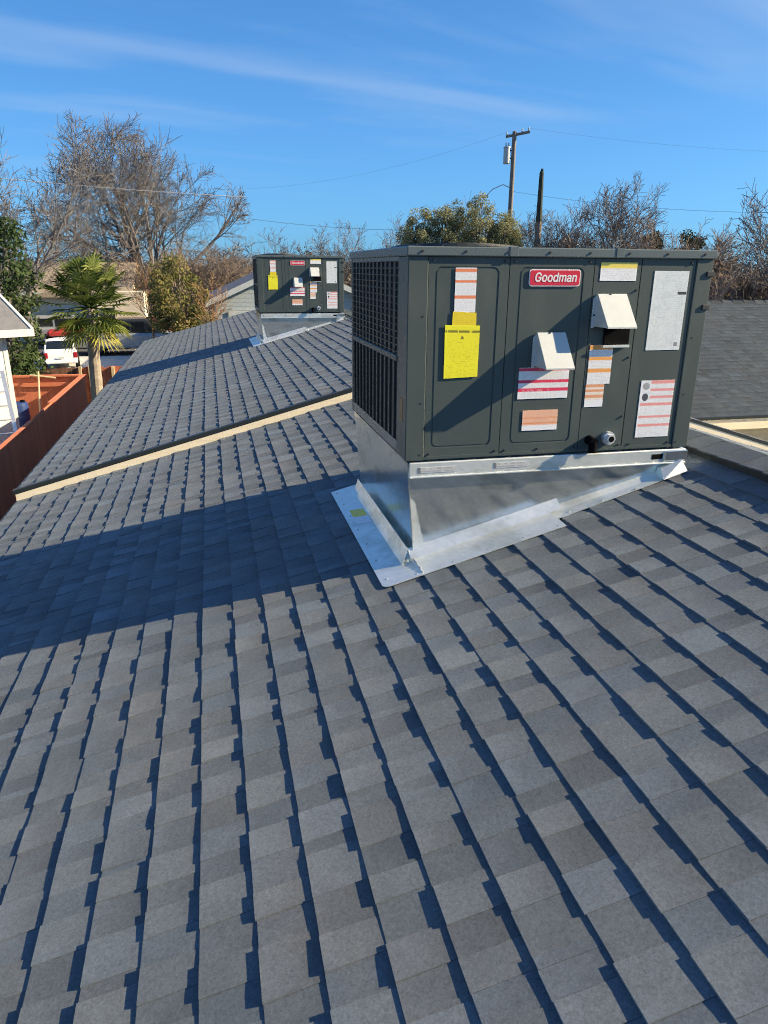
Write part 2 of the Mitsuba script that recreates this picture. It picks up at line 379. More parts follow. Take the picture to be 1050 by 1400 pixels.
def shingle_pieces(La, Lb, frm, seed, hb=0.0060, ht=0.0112, lo=0.075, hi=0.130, sd=0.08):
    """The tabs of every course: (8 corners) per tab and its uv."""
    r = np.random.default_rng(seed)
    O, ua, ub, n = frm
    V, U = [], []
    nc = int(math.ceil(La / EX))
    for c in range(nc):
        a0, a1 = c * EX, min((c + 1) * EX + 0.010, La)
        b, tooth = -r.uniform(0, 0.2), r.random() < 0.5
        while b < Lb:
            w = r.uniform(lo, hi) if tooth else r.uniform(lo * 0.85, hi * 0.95)
            if r.random() < .08: w = r.uniform(.35, .6) * lo
            e = min(b + w, Lb); s0 = max(b, 0.0)
            if e - s0 > 0.01:
                h = (ht if tooth else hb) * r.uniform(0.84, 1.12)
                if r.random() < .2: h = (ht + hb) / 2
                h2 = 0.0016
                da = r.normal(0, 0.0011) + 0.0012 * math.sin(b * 1.7 + c * 2.1)
                g = 0.0004
                t0, t1 = r.uniform(-.0014, .0014), r.uniform(-.0014, .0014)
                q = [(a0 + da, s0 + g, 0), (a1, s0 + g, 0), (a1, e - g, 0), (a0 + da, e - g, 0), (a0 + da + .0008, s0 + g, h + t0), (a1, s0 + g, h2), (a1, e - g, h2), (a0 + da + .0008, e - g, h + t1)]
                V.append([O + x * ua + y * ub + z * n for x, y, z in q])
                tone = np.clip(0.44 + 0.11 * tooth + r.normal(0, sd), 0.01, 0.99)
                U.append([[(1 if tooth else 0) + tone, 0 if i in (0, 3, 4, 7) else 1] for i in range(8)])
            b = e if e > b else b + w
            tooth = not tooth if r.random() < 0.96 else tooth
    return np.array(V), np.array(U)


def ccw(frm):
    O, ua, ub, n = frm
    return np.dot(np.cross(ua, ub), n) > 0


def shingle_mesh(V, U, frm):
    F = BOXF if ccw(frm) else BOXF[:, ::-1]
    F = F[2:]                                     # the underside lies on the deck
    F = (F[None] + (np.arange(len(V)) * 8)[:, None, None]).reshape(-1, 3)
    return (V.reshape(-1, 3), F), U.reshape(-1, 2)


def project(P):
    d = P - EYE
    w = d @ fw
    f = 525 / math.tan(math.radians(FOV) / 2)
    return np.stack([525 + f * (d @ rt) / w, 700 - f * (d @ up) / w], -1), w


house = thing('house', 'house under the dark grey shingle roof with a cream trim board across it', 'house')
LN = math.hypot(1, S)
fr_near_l = frame((XE, YNEAR, zroof(XE)), (1, 0, S), (0, 1, 0))
fr_near_r = frame((XE2, YNEAR, zroof(XE2)), (-1, 0, SR), (0, 1, 0))
fr_far_l = frame((XE, YR, zroof(XE, RAISE)), (1, 0, S), (0, 1, 0))
fr_far_r = frame((XE2, YR, zroof(XE2, RAISE)), (-1, 0, SR), (0, 1, 0))
LL, LR = (XR - XE) * LN, (XE2 - XR) * math.hypot(1, SR)


def deck(frm, La, Lb, th, lo=-0.004):
    O, ua, ub, n = frm
    q = [(0.012, 0, -th), (La, 0, -th), (La, Lb, -th), (0.012, Lb, -th), (0.012, 0, lo), (La, 0, lo), (La, Lb, lo), (0.012, Lb, lo)]
    F = BOXF if ccw(frm) else BOXF[:, ::-1]
    return MB().add([O + x * ua + y * ub + z * n for x, y, z in q], F)


roof = put('roof', deck(fr_near_l, LL - .004, YR - YNEAR - .03, 0.05), 'felt', house)
V, U = shingle_pieces(LL, YR - YNEAR - 0.028, fr_near_l, 21)
top = V[:, 4:8]
px, w = project(top.reshape(-1, 3)); px = px.reshape(-1, 4, 2); w = w.reshape(-1, 4)
area = 0.5 * np.abs((px[:, 2, 0] - px[:, 0, 0]) * (px[:, 3, 1] - px[:, 1, 1]) - (px[:, 3, 0] - px[:, 1, 0]) * (px[:, 2, 1] - px[:, 0, 1]))
cen = px.mean(1)
ok = (w.min(1) > 0.3) & (cen[:, 0] > 5) & (cen[:, 0] < 1045) & (cen[:, 1] > 5) & (cen[:, 1] < 1395)
best = np.argsort(np.where(ok, -area, 1))[:300]
for i in best:
    m, uv = shingle_mesh(V[i:i + 1], U[i:i + 1], fr_near_l)
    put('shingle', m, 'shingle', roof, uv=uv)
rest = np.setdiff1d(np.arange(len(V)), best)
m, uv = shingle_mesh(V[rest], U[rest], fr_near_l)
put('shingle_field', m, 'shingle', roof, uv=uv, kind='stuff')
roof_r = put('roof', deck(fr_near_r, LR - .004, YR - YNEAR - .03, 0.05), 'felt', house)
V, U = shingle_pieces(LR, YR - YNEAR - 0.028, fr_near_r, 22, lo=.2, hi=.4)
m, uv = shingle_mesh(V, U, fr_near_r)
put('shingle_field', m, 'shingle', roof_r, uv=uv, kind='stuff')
roof2 = put('roof', deck(fr_far_l, LL - .004, YFAR - YR, 0.05), 'felt', house, label='raised far section of the roof beyond the cream trim board')
V, U = shingle_pieces(LL, YFAR - YR, fr_far_l, 23)
m, uv = shingle_mesh(V, U, fr_far_l)
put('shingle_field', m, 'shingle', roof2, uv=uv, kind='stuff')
roof2r = put('roof', deck(fr_far_r, LR - .004, YFAR - YR, 0.05), 'felt', house)
V, U = shingle_pieces(LR, YFAR - YR, fr_far_r, 24, lo=.2, hi=.4)
m, uv = shingle_mesh(V, U, fr_far_r)
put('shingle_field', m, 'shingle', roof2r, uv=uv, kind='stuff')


def ridge_caps(parent, y0, y1, raised, seed, lift):
    r = np.random.default_rng(seed)
    base = MB()
    zr = zroof(XR, raised)
    hw = 0.125
    # the vent strip under the caps
    P = lambda dx, y, dz: [XR + dx, y, zr + (S * dx if dx < 0 else -SR * dx) + dz]
    base.hexa([P(-hw + .02, y0, .002), P(-hw + .02, y1, .002), P(0, y1, .0), P(0, y0, .0), P(-hw + .02, y0, lift), P(-hw + .02, y1, lift), P(0, y1, lift), P(0, y0, lift)][0:8])
    base.hexa([P(0, y0, .002), P(0, y1, .002), P(hw - .02, y1, .002), P(hw - .02, y0, .002), P(0, y0, lift), P(0, y1, lift), P(hw - .02, y1, lift), P(hw - .02, y0, lift)])
    v, f = base.mesh()
    put('ridge_vent', (v, f[:, ::-1]), 'drip', parent)
    y = y0
    while y < y1 - .02:
        e = min(y + 0.142, y1)
        a, b = y - 0.001, e + .004
        h0, h1 = lift + .012 + r.uniform(-.001, .001), lift + .004
        w0 = hw + r.normal(0, .004)
        t = .006
        v = [P(-w0, a, h0 - t - .002), P(0, a, h0 - t), P(w0, a, h0 - t - .002), P(-w0, a, h0 - .002), P(0, a, h0), P(w0, a, h0 - .002),
             P(-w0, b, h1 - t), P(0, b, h1 - t), P(w0, b, h1 - t), P(-w0, b, h1), P(0, b, h1), P(w0, b, h1)]
        f = []
        for q in ((3, 4, 10, 9), (4, 5, 11, 10), (1, 0, 6, 7), (2, 1, 7, 8), (0, 1, 4, 3), (1, 2, 5, 4), (7, 6, 9, 10), (8, 7, 10, 11), (0, 3, 9, 6), (5, 2, 8, 11)):
            f += [[q[0], q[1], q[2]], [q[0], q[2], q[3]]]
        tone = np.clip(0.4 + r.normal(0, .15), 0.01, .99)
        put('ridge_cap', MB().add(v, f), 'shingle', parent, uv=np.array([[1 + tone, .3]] * 12))
        y = e


ridge_caps(roof, -3.2, YR - .03, 0.0, 31, 0.042)
ridge_caps(roof2, YR - .012, YFAR, RAISE, 32, 0.022)

# trim board and its metal drip edge at the step of the roof (both slopes)
for (xa, xb) in ((XE - .015, XR), (XR, XE2)):
    za0, zb0 = zroof(xa), zroof(xb)
    if xb == XR: zb0 = zroof(XR)
    def slab(y0, y1, l, h, extra=0):
        return MB().hexa([[xa - extra, y0, za0 + l], [xb, y0, zb0 + l], [xb, y1, zb0 + l], [xa - extra, y1, za0 + l], [xa - extra, y0, za0 + h], [xb, y0, zb0 + h], [xb, y1, zb0 + h], [xa - extra, y1, za0 + h]])
    put('trim_board', slab(YR - .026, YR - .004, -.012, RAISE - .030), 'cream_board', house)
    put('drip_edge', slab(YR - .031, YR + .03, RAISE - .0295, RAISE + .006, .02 if xa < 0 else 0), 'drip', house)
# eaves: drip edge and fascia along the left and right edges
for y0, y1, rz in ((YNEAR, YR - .05, 0), (YR + .031, YFAR, RAISE)):
    put('drip_edge', MB().box(XE - .018, XE + .008, y0, y1, zroof(XE, rz) - .05, zroof(XE, rz) + .004), 'drip', house)
    put('fascia', MB().box(XE + .010, XE + .034, y0, y1, zroof(XE, rz) - .20, zroof(XE, rz) - .055), 'cream_board', house)
    put('fascia', MB().box(XE2 - .034, XE2 - .010, y0, y1, zroof(XE2, rz) - .20, zroof(XE2, rz) - .055), 'cream_board', house)
g = sg.Polygon([(-2.0, ZG), (5.2, ZG), (5.2, zroof(5.2) - .08), (XR, zroof(XR) - .08), (-2.0, zroof(-2.0) - .08)])
put('wall', MB().poly(g, 10.0, 'xz', YR - 0.2), 'stucco_cream', house)
put('wall', MB().poly(g, 13.0, 'xz', YFAR - 0.25), 'stucco_cream', house)

# ------------------------------------------------------------------ rooftop package unit
UW, UD, UH = 1.35, 1.195, 0.866
ROUND = lambda x0, x1, z0, z1, r: sg.box(x0 + r, z0 + r, x1 - r, z1 - r).buffer(r, quad_segs=6)


def sticker_mesh(kind, q, y=-.0016, th=.0014):
    """q: corners (x, z) tl, tr, br, bl on the front face."""
    (tl, tr, br, bl) = q
    fr = [bl, br, tr, tl]
    v = [[x, y, z] for x, z in fr] + [[x, y + th, z] for x, z in fr]
    uv = [[kind + .001, 0], [kind + .999, 0], [kind + .999, 1], [kind + .001, 1]] * 2
    f = [[0, 1, 2], [0, 2, 3], [5, 4, 7], [5, 7, 6], [1, 5, 6], [1, 6, 2], [4, 0, 3], [4, 3, 7], [3, 2, 6], [3, 6, 7], [0, 5, 1], [0, 4, 5]]
    return MB().add(v, f, uv)


def rect(x0, x1, z0, z1, sk=0.0): return [(x0 + sk, z1), (x1 + sk, z1), (x1, z0), (x0, z0)]


def make_unit():
    u = thing('air_conditioner', 'large dark grey air conditioner in the foreground, nearest the camera on its metal curb', 'air conditioner', 'rooftop air conditioners')
    # casing core, a bit behind every panel
    put('casing', MB().box(.012, UW - .012, .012, UD - .012, .012, UH - .05), 'unit_trim', u)
    top = MB().rbox(-.012, UW + .012, -.014, UD + .012, UH - .038, UH - .002, .004)
    put('top_cover', top, 'unit_trim', u)
    sc = MB()
    for x in np.linspace(.05, UW - .05, 8):
        sc.tubes([[x, -.014, UH - .02]], [[x, -.0185, UH - .02]], .0055, .0045, 8)
    for x, z in [(q, .03) for q in (.10, .40, .445, .60, .78, .86, 1.0, .06, 1.05, 1.25, 1.29)] + [(q, .812) for q in (.10, .40, .445, .775, 1.25)] + [(1.0, .70), (1.0, .42), (1.0, .16), (.812, .60), (.06, .6), (.06, .25), (1.30, .25), (1.30, .5)]:
        sc.tubes([[x, .0, z]], [[x, -.0055, z]], .0052, .0042, 8)
    put('screw', sc, 'guard_black', u, kind='stuff')
    for x in (.43, .90):
        put('seam_cover', MB().rbox(x - .018, x + .018, -.0165, .2, UH - .036, UH + .0005, .001), 'unit_trim', u)
    # fan guard dome on the top
    cx, cy = .40, .62
    fan = MB()
    for r_, z in ((.33, .004), (.31, .010), (.29, .014), (.26, .018), (.23, .021), (.20, .023), (.17, .025), (.14, .026), (.11, .0265), (.08, .027)):
        a = np.linspace(0, 2 * np.pi, 41)
        fan.path(np.stack([cx + r_ * np.cos(a), cy + r_ * np.sin(a), UH + z + 0 * a], 1), .0035, 5)
    for k in range(12):
        a = k * np.pi / 6
        prof = [(.335, .001), (.33, .004), (.30, .012), (.25, .019), (.20, .023), (.10, .0265), (.0, .027)]
        fan.path([[cx + r_ * np.cos(a), cy + r_ * np.sin(a), UH + z] for r_, z in prof], .003, 4)
    fan_k = put('fan_guard', fan, 'guard_black', u)
    m = trimesh.creation.cylinder(.335, .006, sections=40); m.apply_translation([cx, cy, UH + .001])
    put('fan_opening', m, 'black', fan_k)
    # corner posts
    put('corner_post', MB().rbox(-.004, .078, -.004, .03, .004, UH - .038, .003).rbox(-.0045, .02, -.0035, .150, .0045, UH - .0385, .003), 'unit_paint', u)
    put('corner_post', MB().rbox(1.275, UW + .004, -.004, .12, .004, UH - .038, .003), 'unit_paint', u)
    put('corner_post', MB().rbox(-.004, .05, UD - .035, UD + .004, .004, UH - .038, .003), 'unit_paint', u)
    put('corner_post', MB().rbox(UW - .05, UW + .004, UD - .06, UD + .004, .004, UH - .038, .003), 'unit_paint', u)
    # front panels with pressed rounded fields
    def panel(x0, x1, field=None, y=0.0, z0=.006, z1=UH - .040):
        out = sg.box(x0, z0, x1, z1)
        m = MB()
        if field:
            f = ROUND(*field, .028)
            m.poly(out.difference(f), .010, 'xz', y + .011)
            m.poly(f.buffer(.001).difference(f.buffer(-.008)), .0062, 'xz', y + .0105)
            m.poly(f.buffer(-.008), .0086, 'xz', y + .0108)
        else:
            m.poly(out, .010, 'xz', y + .011)
        return put('panel', m, 'unit_paint', u)
    panel(.0805, .419, (.108, .378, .056, .790))
    panel(.4225, .795, (.466, .752, .056, .791))
    panel(.7985, 1.012)
    panel(1.0165, 1.272)
    put('bottom_rail', MB().box(.081, 1.27, -.003, .012, .0075, .020), 'unit_paint', u)
    for zz in (.767, .630):
        put('latch', MB().rbox(UW + .002, UW + .017, .010, .045, zz - .016, zz + .016, .003).rbox(1.325, UW + .012, -.012, .004, zz - .011, zz + .011, .003), 'guard_black', u)
    # left face: condenser coil behind its bar guard
    put('coil_frame', MB().box(-.003, .006, .150, UD - .034, .012, .060), 'unit_trim', u)
    put('coil_frame', MB().box(-.003, .006, .150, UD - .034, UH - .055, UH - .039), 'unit_trim', u)
    put('coil', MB().box(.003, .012, .150, UD - .035, .06, UH - .055), 'coil', u)
    put('guard_rail', MB().rbox(-.010, .002, .150, UD - .034, .405, .430, .003), 'unit_paint', u)
    for y in np.linspace(.20, UD - .08, 12):
        put('guard_bar', MB().rbox(-.008, .003, y - .0055, y + .0055, .0605, .402, .002), 'guard_black', u)
        put('guard_bar', MB().rbox(-.0065, .003, y - .0038, y + .0038, .433, UH - .0555, .0015), 'guard_black', u)
    wr = MB()
    for z in np.linspace(.445, .81, 14): wr.box(-.0045, -.002, .152, UD - .036, z - .0018, z + .0018)
    put('guard_wire', wr, 'guard_black', u)
    # right and rear faces
    put('panel', MB().box(UW - .010, UW, .121, UD - .061, .006, UH - .040), 'unit_paint', u)
    put('panel', MB().box(.051, UW - .051, UD - .010, UD, .006, UH - .040), 'unit_paint', u)

    # vent hoods
    def hood(x0, x1, zt, zb, pr=.12, box=None):
        h = thing_part('vent_hood', u)
        pro = sg.Polygon([(-.002, zt), (-.012, zt), (-pr, zb + .006), (-pr, zb), (-pr + .010, zb), (-.018, zt - .014), (-.002, zt - .014)])
        m = MB().poly(pro, x1 - x0, 'yz', x0)
        cheek = sg.Polygon([(-.001, zt - .003), (-.011, zt - .003), (-pr + .003, zb + .002), (-.001, zb + .002)])
        m.poly(cheek, .003, 'yz', x0 + .0005).poly(cheek, .003, 'yz', x1 - .0035)
        fl = sg.Polygon([(x0 - .014, zt - .02), (x0 + .0005, zt - .004), (x0 + .0005, zb - .004), (x0 - .014, zb - .004)])
        fl2 = sg.Polygon([(x1 - .0005, zt - .004), (x1 + .012, zt - .02), (x1 + .012, zb - .004), (x1 - .0005, zb - .004)])
        m.poly(fl, .0025, 'xz', -.0005).poly(fl2, .0025, 'xz', -.0005)
        scene_key = put('vent_hood', m, 'white_paint', u, label='white sloped vent hood')
        mid = (x0 + x1) / 2 - .01
        put('notch', MB().box(mid - .004, mid + .004, -.016, -.011, zt - .006, zt + .0008), 'guard_black', scene_key)
        if box:
            put('flue_opening', MB().box(box[0], box[1], -.012, -.0005, box[2], box[3]), 'black', scene_key)
            put('flue_lip', MB().box(box[0] - .008, box[1], -.02, -.0005, box[2] - .010, box[2]), 'galv_dull', scene_key)
            put('inner_box', MB().box(x0 + .004, x1 - .004, -.05, -.001, zb + .005, zb + .010), 'black', scene_key)
        return scene_key
    hood(.817, .950, .686, .552, box=(.868, .985, .476, .550))
    hood(.557, .684, .531, .391)
    # badge with its lettering
    bd = put('badge', MB().poly(ROUND(.506, .734, .716, .782, .012), .004, 'xz', .0005), 'badge_white', u, label='red name badge with white script lettering')
    put('badge_field', MB().poly(ROUND(.5095, .7305, .7195, .7785, .010), .005, 'xz', .0005), 'badge_red', bd)
    t = meshkit.text_mesh('Goodman', .034, .0012, bold=True)
    v = np.array(t.vertices); v[:, 0] *= (.185 / (v[:, 0].max() - v[:, 0].min()))
    v = np.stack([v[:, 0] + .527 + v[:, 1] * .12, -.0045 - v[:, 2], v[:, 1] + .7345], 1)
    put('lettering', (v, np.array(t.faces)), 'badge_white', bd)
    # stickers
    ST = [('warning_sticker', 0, rect(.191, .280, .615, .786), 'narrow white sticker with orange headings', -.0015),
          ('warning_sticker', 1, [(.186, .618), (.286, .613), (.287, .556), (.183, .558)], 'small amber sticker above the yellow one', -.0022),
          ('warning_sticker', 2, [(.154, .566), (.304, .562), (.302, .355), (.155, .350)], 'large yellow sticker with dark heading', -.003),
          ('warning_sticker', 3, rect(.490, .722, .253, .386), 'white sticker with red bands', -.0005),
          ('warning_sticker', 4, rect(.520, .685, .114, .203), 'pale orange sticker', -.0005),
          ('warning_sticker', 5, rect(.810, .920, .308, .476), 'white sticker with orange bands', -.0005),
          ('warning_sticker', 6, rect(.808, .896, .208, .3075), 'small sticker with brown bands', -.0006),
          ('warning_sticker', 7, rect(.824, .992, .738, .811), 'white sticker with yellow heading', -.0005),
          ('warning_sticker', 8, rect(1.078, 1.244, .449, .779), 'pale wiring chart', -.0005),
          ('warning_sticker', 9, rect(1.078, 1.246, .059, .317), 'white sticker with pale red bands and pictograms', -.0005)]
    for nm, k, q, lb, y in ST:
        put(nm, sticker_mesh(k, q, y - .0008), 'sticker', u, label=lb)
    put('worn_sticker', MB().rbox(-.0062, -.0044, .045, .100, .165, .262, .0004), 'bark_orange', u, label='orange brown patch on the corner post')  # thin orange brown patch on the left side of the corner post
    # gas stub and fitting
    put('pipe_stub', MB().tubes([[.848, .0, .060]], [[.846, -.055, .056]], .021, .021, 14).tubes([[.846, -.045, .060]], [[.844, -.050, .012]], .019, .019, 14), 'black', u, smooth=40)
    ft = put('cable_fitting', MB().tubes([[.938, .0, .066]], [[.938, -.022, .066]], .030, .029, 16).tubes([[.938, -.022, .066]], [[.938, -.040, .066]], .022, .021, 6), 'aluminium', u, smooth=40)
    put('fitting_hole', MB().tubes([[.938, -.0402, .066]], [[.938, -.0412, .066]], .013, .013, 12), 'black', ft)
    return u


def thing_part(name, parent): return parent


unit = make_unit()
FX, FY, FZ = -.01, 9.0, .105
unit2 = dup(unit, 'air_conditioner', (FX, FY, FZ), 'dark grey air conditioner in the distance on the raised far roof section')


# ------------------------------------------------------------------ galvanised curb under the unit
def make_curb():
    c = thing('roof_curb', 'bright sheet metal curb under the foreground air conditioner, flashed onto the shingles', 'roof curb', 'metal curbs carrying the air conditioners')
    zr = lambda x: Z0 + S * x
    n = np.array([-S, 0, 1]) / LN
    xi0, xi1, xr_ = .006, .044, 1.335
    yf, yb = .016, UD - .012
    th = .004
    # walls: thin hexahedra down to the roof
    def wall(a, b, c_, d, inward):
        q = np.array([a, b, c_, d], float); o = q + np.array(inward)
        v = np.concatenate([q, o])
        return MB().add(v, [[0, 1, 2], [0, 2, 3], [5, 4, 7], [5, 7, 6], [1, 5, 6], [1, 6, 2], [4, 0, 3], [4, 3, 7], [3, 2, 6], [3, 6, 7], [0, 4, 5], [0, 5, 1]])
    put('side_panel', wall((xi0, yb, -.002), (xi0, yf - .012, -.002), (xi1, yf - .012, zr(xi1)), (xi1, yb, zr(xi1)), (th, 0, 0)), 'galvanized', c)
    fm = MB()
    A, B, Cc, D = np.array([xi0 + .006, yf, -.066]), np.array([xr_, yf, -.066]), np.array([xr_, yf, zr(xr_)]), np.array([xi1 + .006, yf, zr(xi1)])
    # slightly oil-canned sheet
    N, M = 26, 10
    vv, ff = [], []
    for i in range(N + 1):
        for j in range(M + 1):
            s_, t_ = i / N, j / M
            p = (A * (1 - s_) + B * s_) * (1 - t_) + (D * (1 - s_) + Cc * s_) * t_
            bow = .006 * (meshkit.noise(np.array([s_ * 4.0, t_ * 1.6, .3])) - .5) * math.sin(math.pi * t_) * (1 - s_)
            vv.append(p + [0, bow, 0])
    for i in range(N):
        for j in range(M):
            a = i * (M + 1) + j
            ff += [[a, a + 1, a + M + 2], [a, a + M + 2, a + M + 1]]
    put('front_panel', (np.array(vv), np.array(ff)), 'galvanized', c, smooth=True)
    put('back_panel', wall((xr_, yb, -.002), (xi0, yb, -.002), (xi1, yb, zr(xi1)), (xr_, yb, zr(xr_)), (0, -th, 0)), 'galvanized', c)
    put('end_panel', wall((xr_, yf, -.002), (xr_, yb, -.002), (xr_, yb, zr(xr_)), (xr_, yf, zr(xr_)), (-th, 0, 0)), 'galvanized', c)
    # corner angle
    xa, xb_ = xi0 + .008 + (xi1 - xi0) * .42, xi1 + .006
    put('corner_angle', MB().hexa([[xb_ - .004, yf - .0032, zr(xb_) + .03], [xb_ + .050, yf - .0032, zr(xb_ + .05) + .03], [xb_ + .050, yf - .0004, zr(xb_ + .05) + .03], [xb_ - .004, yf - .0004, zr(xb_) + .03],
                                   [xa - .004, yf - .0030, -.165], [xa + .018, yf - .0030, -.185], [xa + .018, yf - .0004, -.185], [xa - .004, yf - .0004, -.165]]), 'galv_dull', c)
    # rail under the casing
    rl = put('base_rail', MB().rbox(.014, UW + .004, -.006, .06, -.068, -.004, .004).rbox(.0141, UW + .0035, -.0125, .01, -.0715, -.0645, .002), 'galv_dull', c)
    put('stamped_mark', sticker_mesh(10, rect(.055, .225, -.050, -.026), -.0078), 'sticker', rl)
    put('stamped_mark', sticker_mesh(10, rect(.400, .560, -.046, -.022), -.0078), 'sticker', rl)
    put('corner_clip', MB().rbox(1.24, UW + .008, -.013, .02, -.058, -.010, .003), 'galvanized', rl)
    put('slot', MB().box(1.175, 1.232, -.0072, .0, -.047, -.024), 'black', rl)
    # cant strip and flanges
    def onroof(x, y, h): return np.array([x, y, zr(x)]) + n * h
    def strip(pts_lo, pts_hi, t=.0025):
        """a thin folded sheet between two polylines"""
        m = MB()
        for (a, b), (d, e) in zip(zip(pts_lo[:-1], pts_lo[1:]), zip(pts_hi[:-1], pts_hi[1:])):
            q = np.array([a, b, e, d]); nn = np.cross(q[1] - q[0], q[3] - q[0]); nn /= np.linalg.norm(nn)
            if nn[2] < 0: q = q[::-1]; nn = -nn
            m.hexa(np.concatenate([q - nn * t, q]))
        return m
    # front: wall foot, cant, flange (wide piece, then a narrower one)
    xs = .74
    m = strip([onroof(xi1 - .01, yf - .035, .022), onroof(xs, yf - .035, .022)], [onroof(xi1 - .008, yf - .003, .066), onroof(xs, yf - .003, .066)])
    m2 = strip([onroof(xi1 - .012, -.172, .0125), onroof(.69, -.172, .0125)], [onroof(xi1 - .012, yf - .034, .022), onroof(.69, yf - .034, .022)])
    m.add(*m2.mesh())
    put('base_flange', m, 'galv_dull', c)
    m = strip([onroof(.60, yf - .028, .014), onroof(xr_, yf - .028, .014)], [onroof(.60, yf - .001, .034), onroof(xr_, yf - .001, .034)])
    m.add(*strip([onroof(.60, -.085, .0115), onroof(xr_ - .03, -.050, .0115)], [onroof(.60, yf - .027, .0145), onroof(xr_ - .01, yf - .027, .0145)]).mesh())
    put('base_flange', m, 'galv_dull', c)
    put('corner_clip', MB().hexa([onroof(1.22, -.062, .014), onroof(1.345, -.052, .014), onroof(1.345, .01, .014), onroof(1.22, .01, .014), onroof(1.24, -.012, .052), onroof(1.343, -.022, .062), onroof(1.343, .013, .062), onroof(1.24, .013, .052)]), 'galv_dull', c)
    # left: flange with rounded rear corner, cant
    pl = sg.box(-.130 + .03, -.142, .034, 1.30 - .03).buffer(.03, quad_segs=6).union(sg.box(-.0, -.172, .06, 1.1)).intersection(sg.box(-.2, -.3, .046, 1.22))
    m = trimesh.creation.extrude_polygon(pl, .003, engine='earcut')
    v = np.array(m.vertices)
    v = np.array([onroof(x, y, .0105 + z) for x, y, z in v])
    put('base_flange', (v, np.array(m.faces)), 'galv_dull', c)
    m = strip([onroof(-.012, 1.02, .0148), onroof(-.012, -.02, .0148)], [onroof(.001, 1.02, .028), onroof(.001, -.02, .028)])
    m.add(*strip([onroof(.0005, 1.12, .028), onroof(.0005, -.015, .028)], [onroof(xi1 - .012, 1.12, .075), onroof(xi1 - .012, -.008, .075)]).mesh())
    put('cant_strip', m, 'galv_dull', c)
    nm = MB()
    for x, y in [(-.10, y) for y in np.arange(-.10, 1.2, .21)] + [(x, -.15) for x in np.arange(.02, .68, .16)] + [(x, -.055) for x in np.arange(.76, 1.2, .16)]:
        nm.tubes([onroof(x, y, .010)], [onroof(x, y, .0155 if x < .0 or y > -.1 else .0150)], .006, .005, 8)
    put('nail', nm, 'metal_grey', c, kind='stuff')
    rs = np.random.default_rng(5)
    sq = [onroof(xi1 + .002 + rs.normal(0, .0015), yf - .036 - t * .135, .0235 - t * .010) for t in np.linspace(0, 1, 14)]
    put('sealant', MB().path(sq, rs.uniform(.0025, .0045, 14), 6), 'metal_grey', c)
    # sticker lying on the left flange
    def on(x, y): return onroof(x, y, .0155)
    q = [on(-.090, .60), on(-.020, .57), on(-.020, .79), on(-.090, .83)]
    v = np.array(q + [a - n * .0012 for a in q])
    uv = [[11.01, 0], [11.99, 0], [11.99, 1], [11.01, 1]] * 2
    put('sticker', MB().add(v, [[0, 1, 2], [0, 2, 3], [4, 6, 5], [4, 7, 6], [0, 4, 5], [0, 5, 1], [1, 5, 6], [1, 6, 2], [2, 6, 7], [2, 7, 3], [3, 7, 4], [3, 4, 0]], uv), 'sticker', c, label='yellow and white sticker on the flange')
    return c


curb = make_curb()
curb2 = dup(curb, 'roof_curb', (FX, FY, RAISE + S * FX + .001), 'small far sheet metal curb under the distant air conditioner')


# ------------------------------------------------------------------ vegetation
def rot_about(v, k, a):
    return v * math.cos(a) + np.cross(k, v) * math.sin(a) + k * np.dot(k, v) * (1 - math.cos(a))


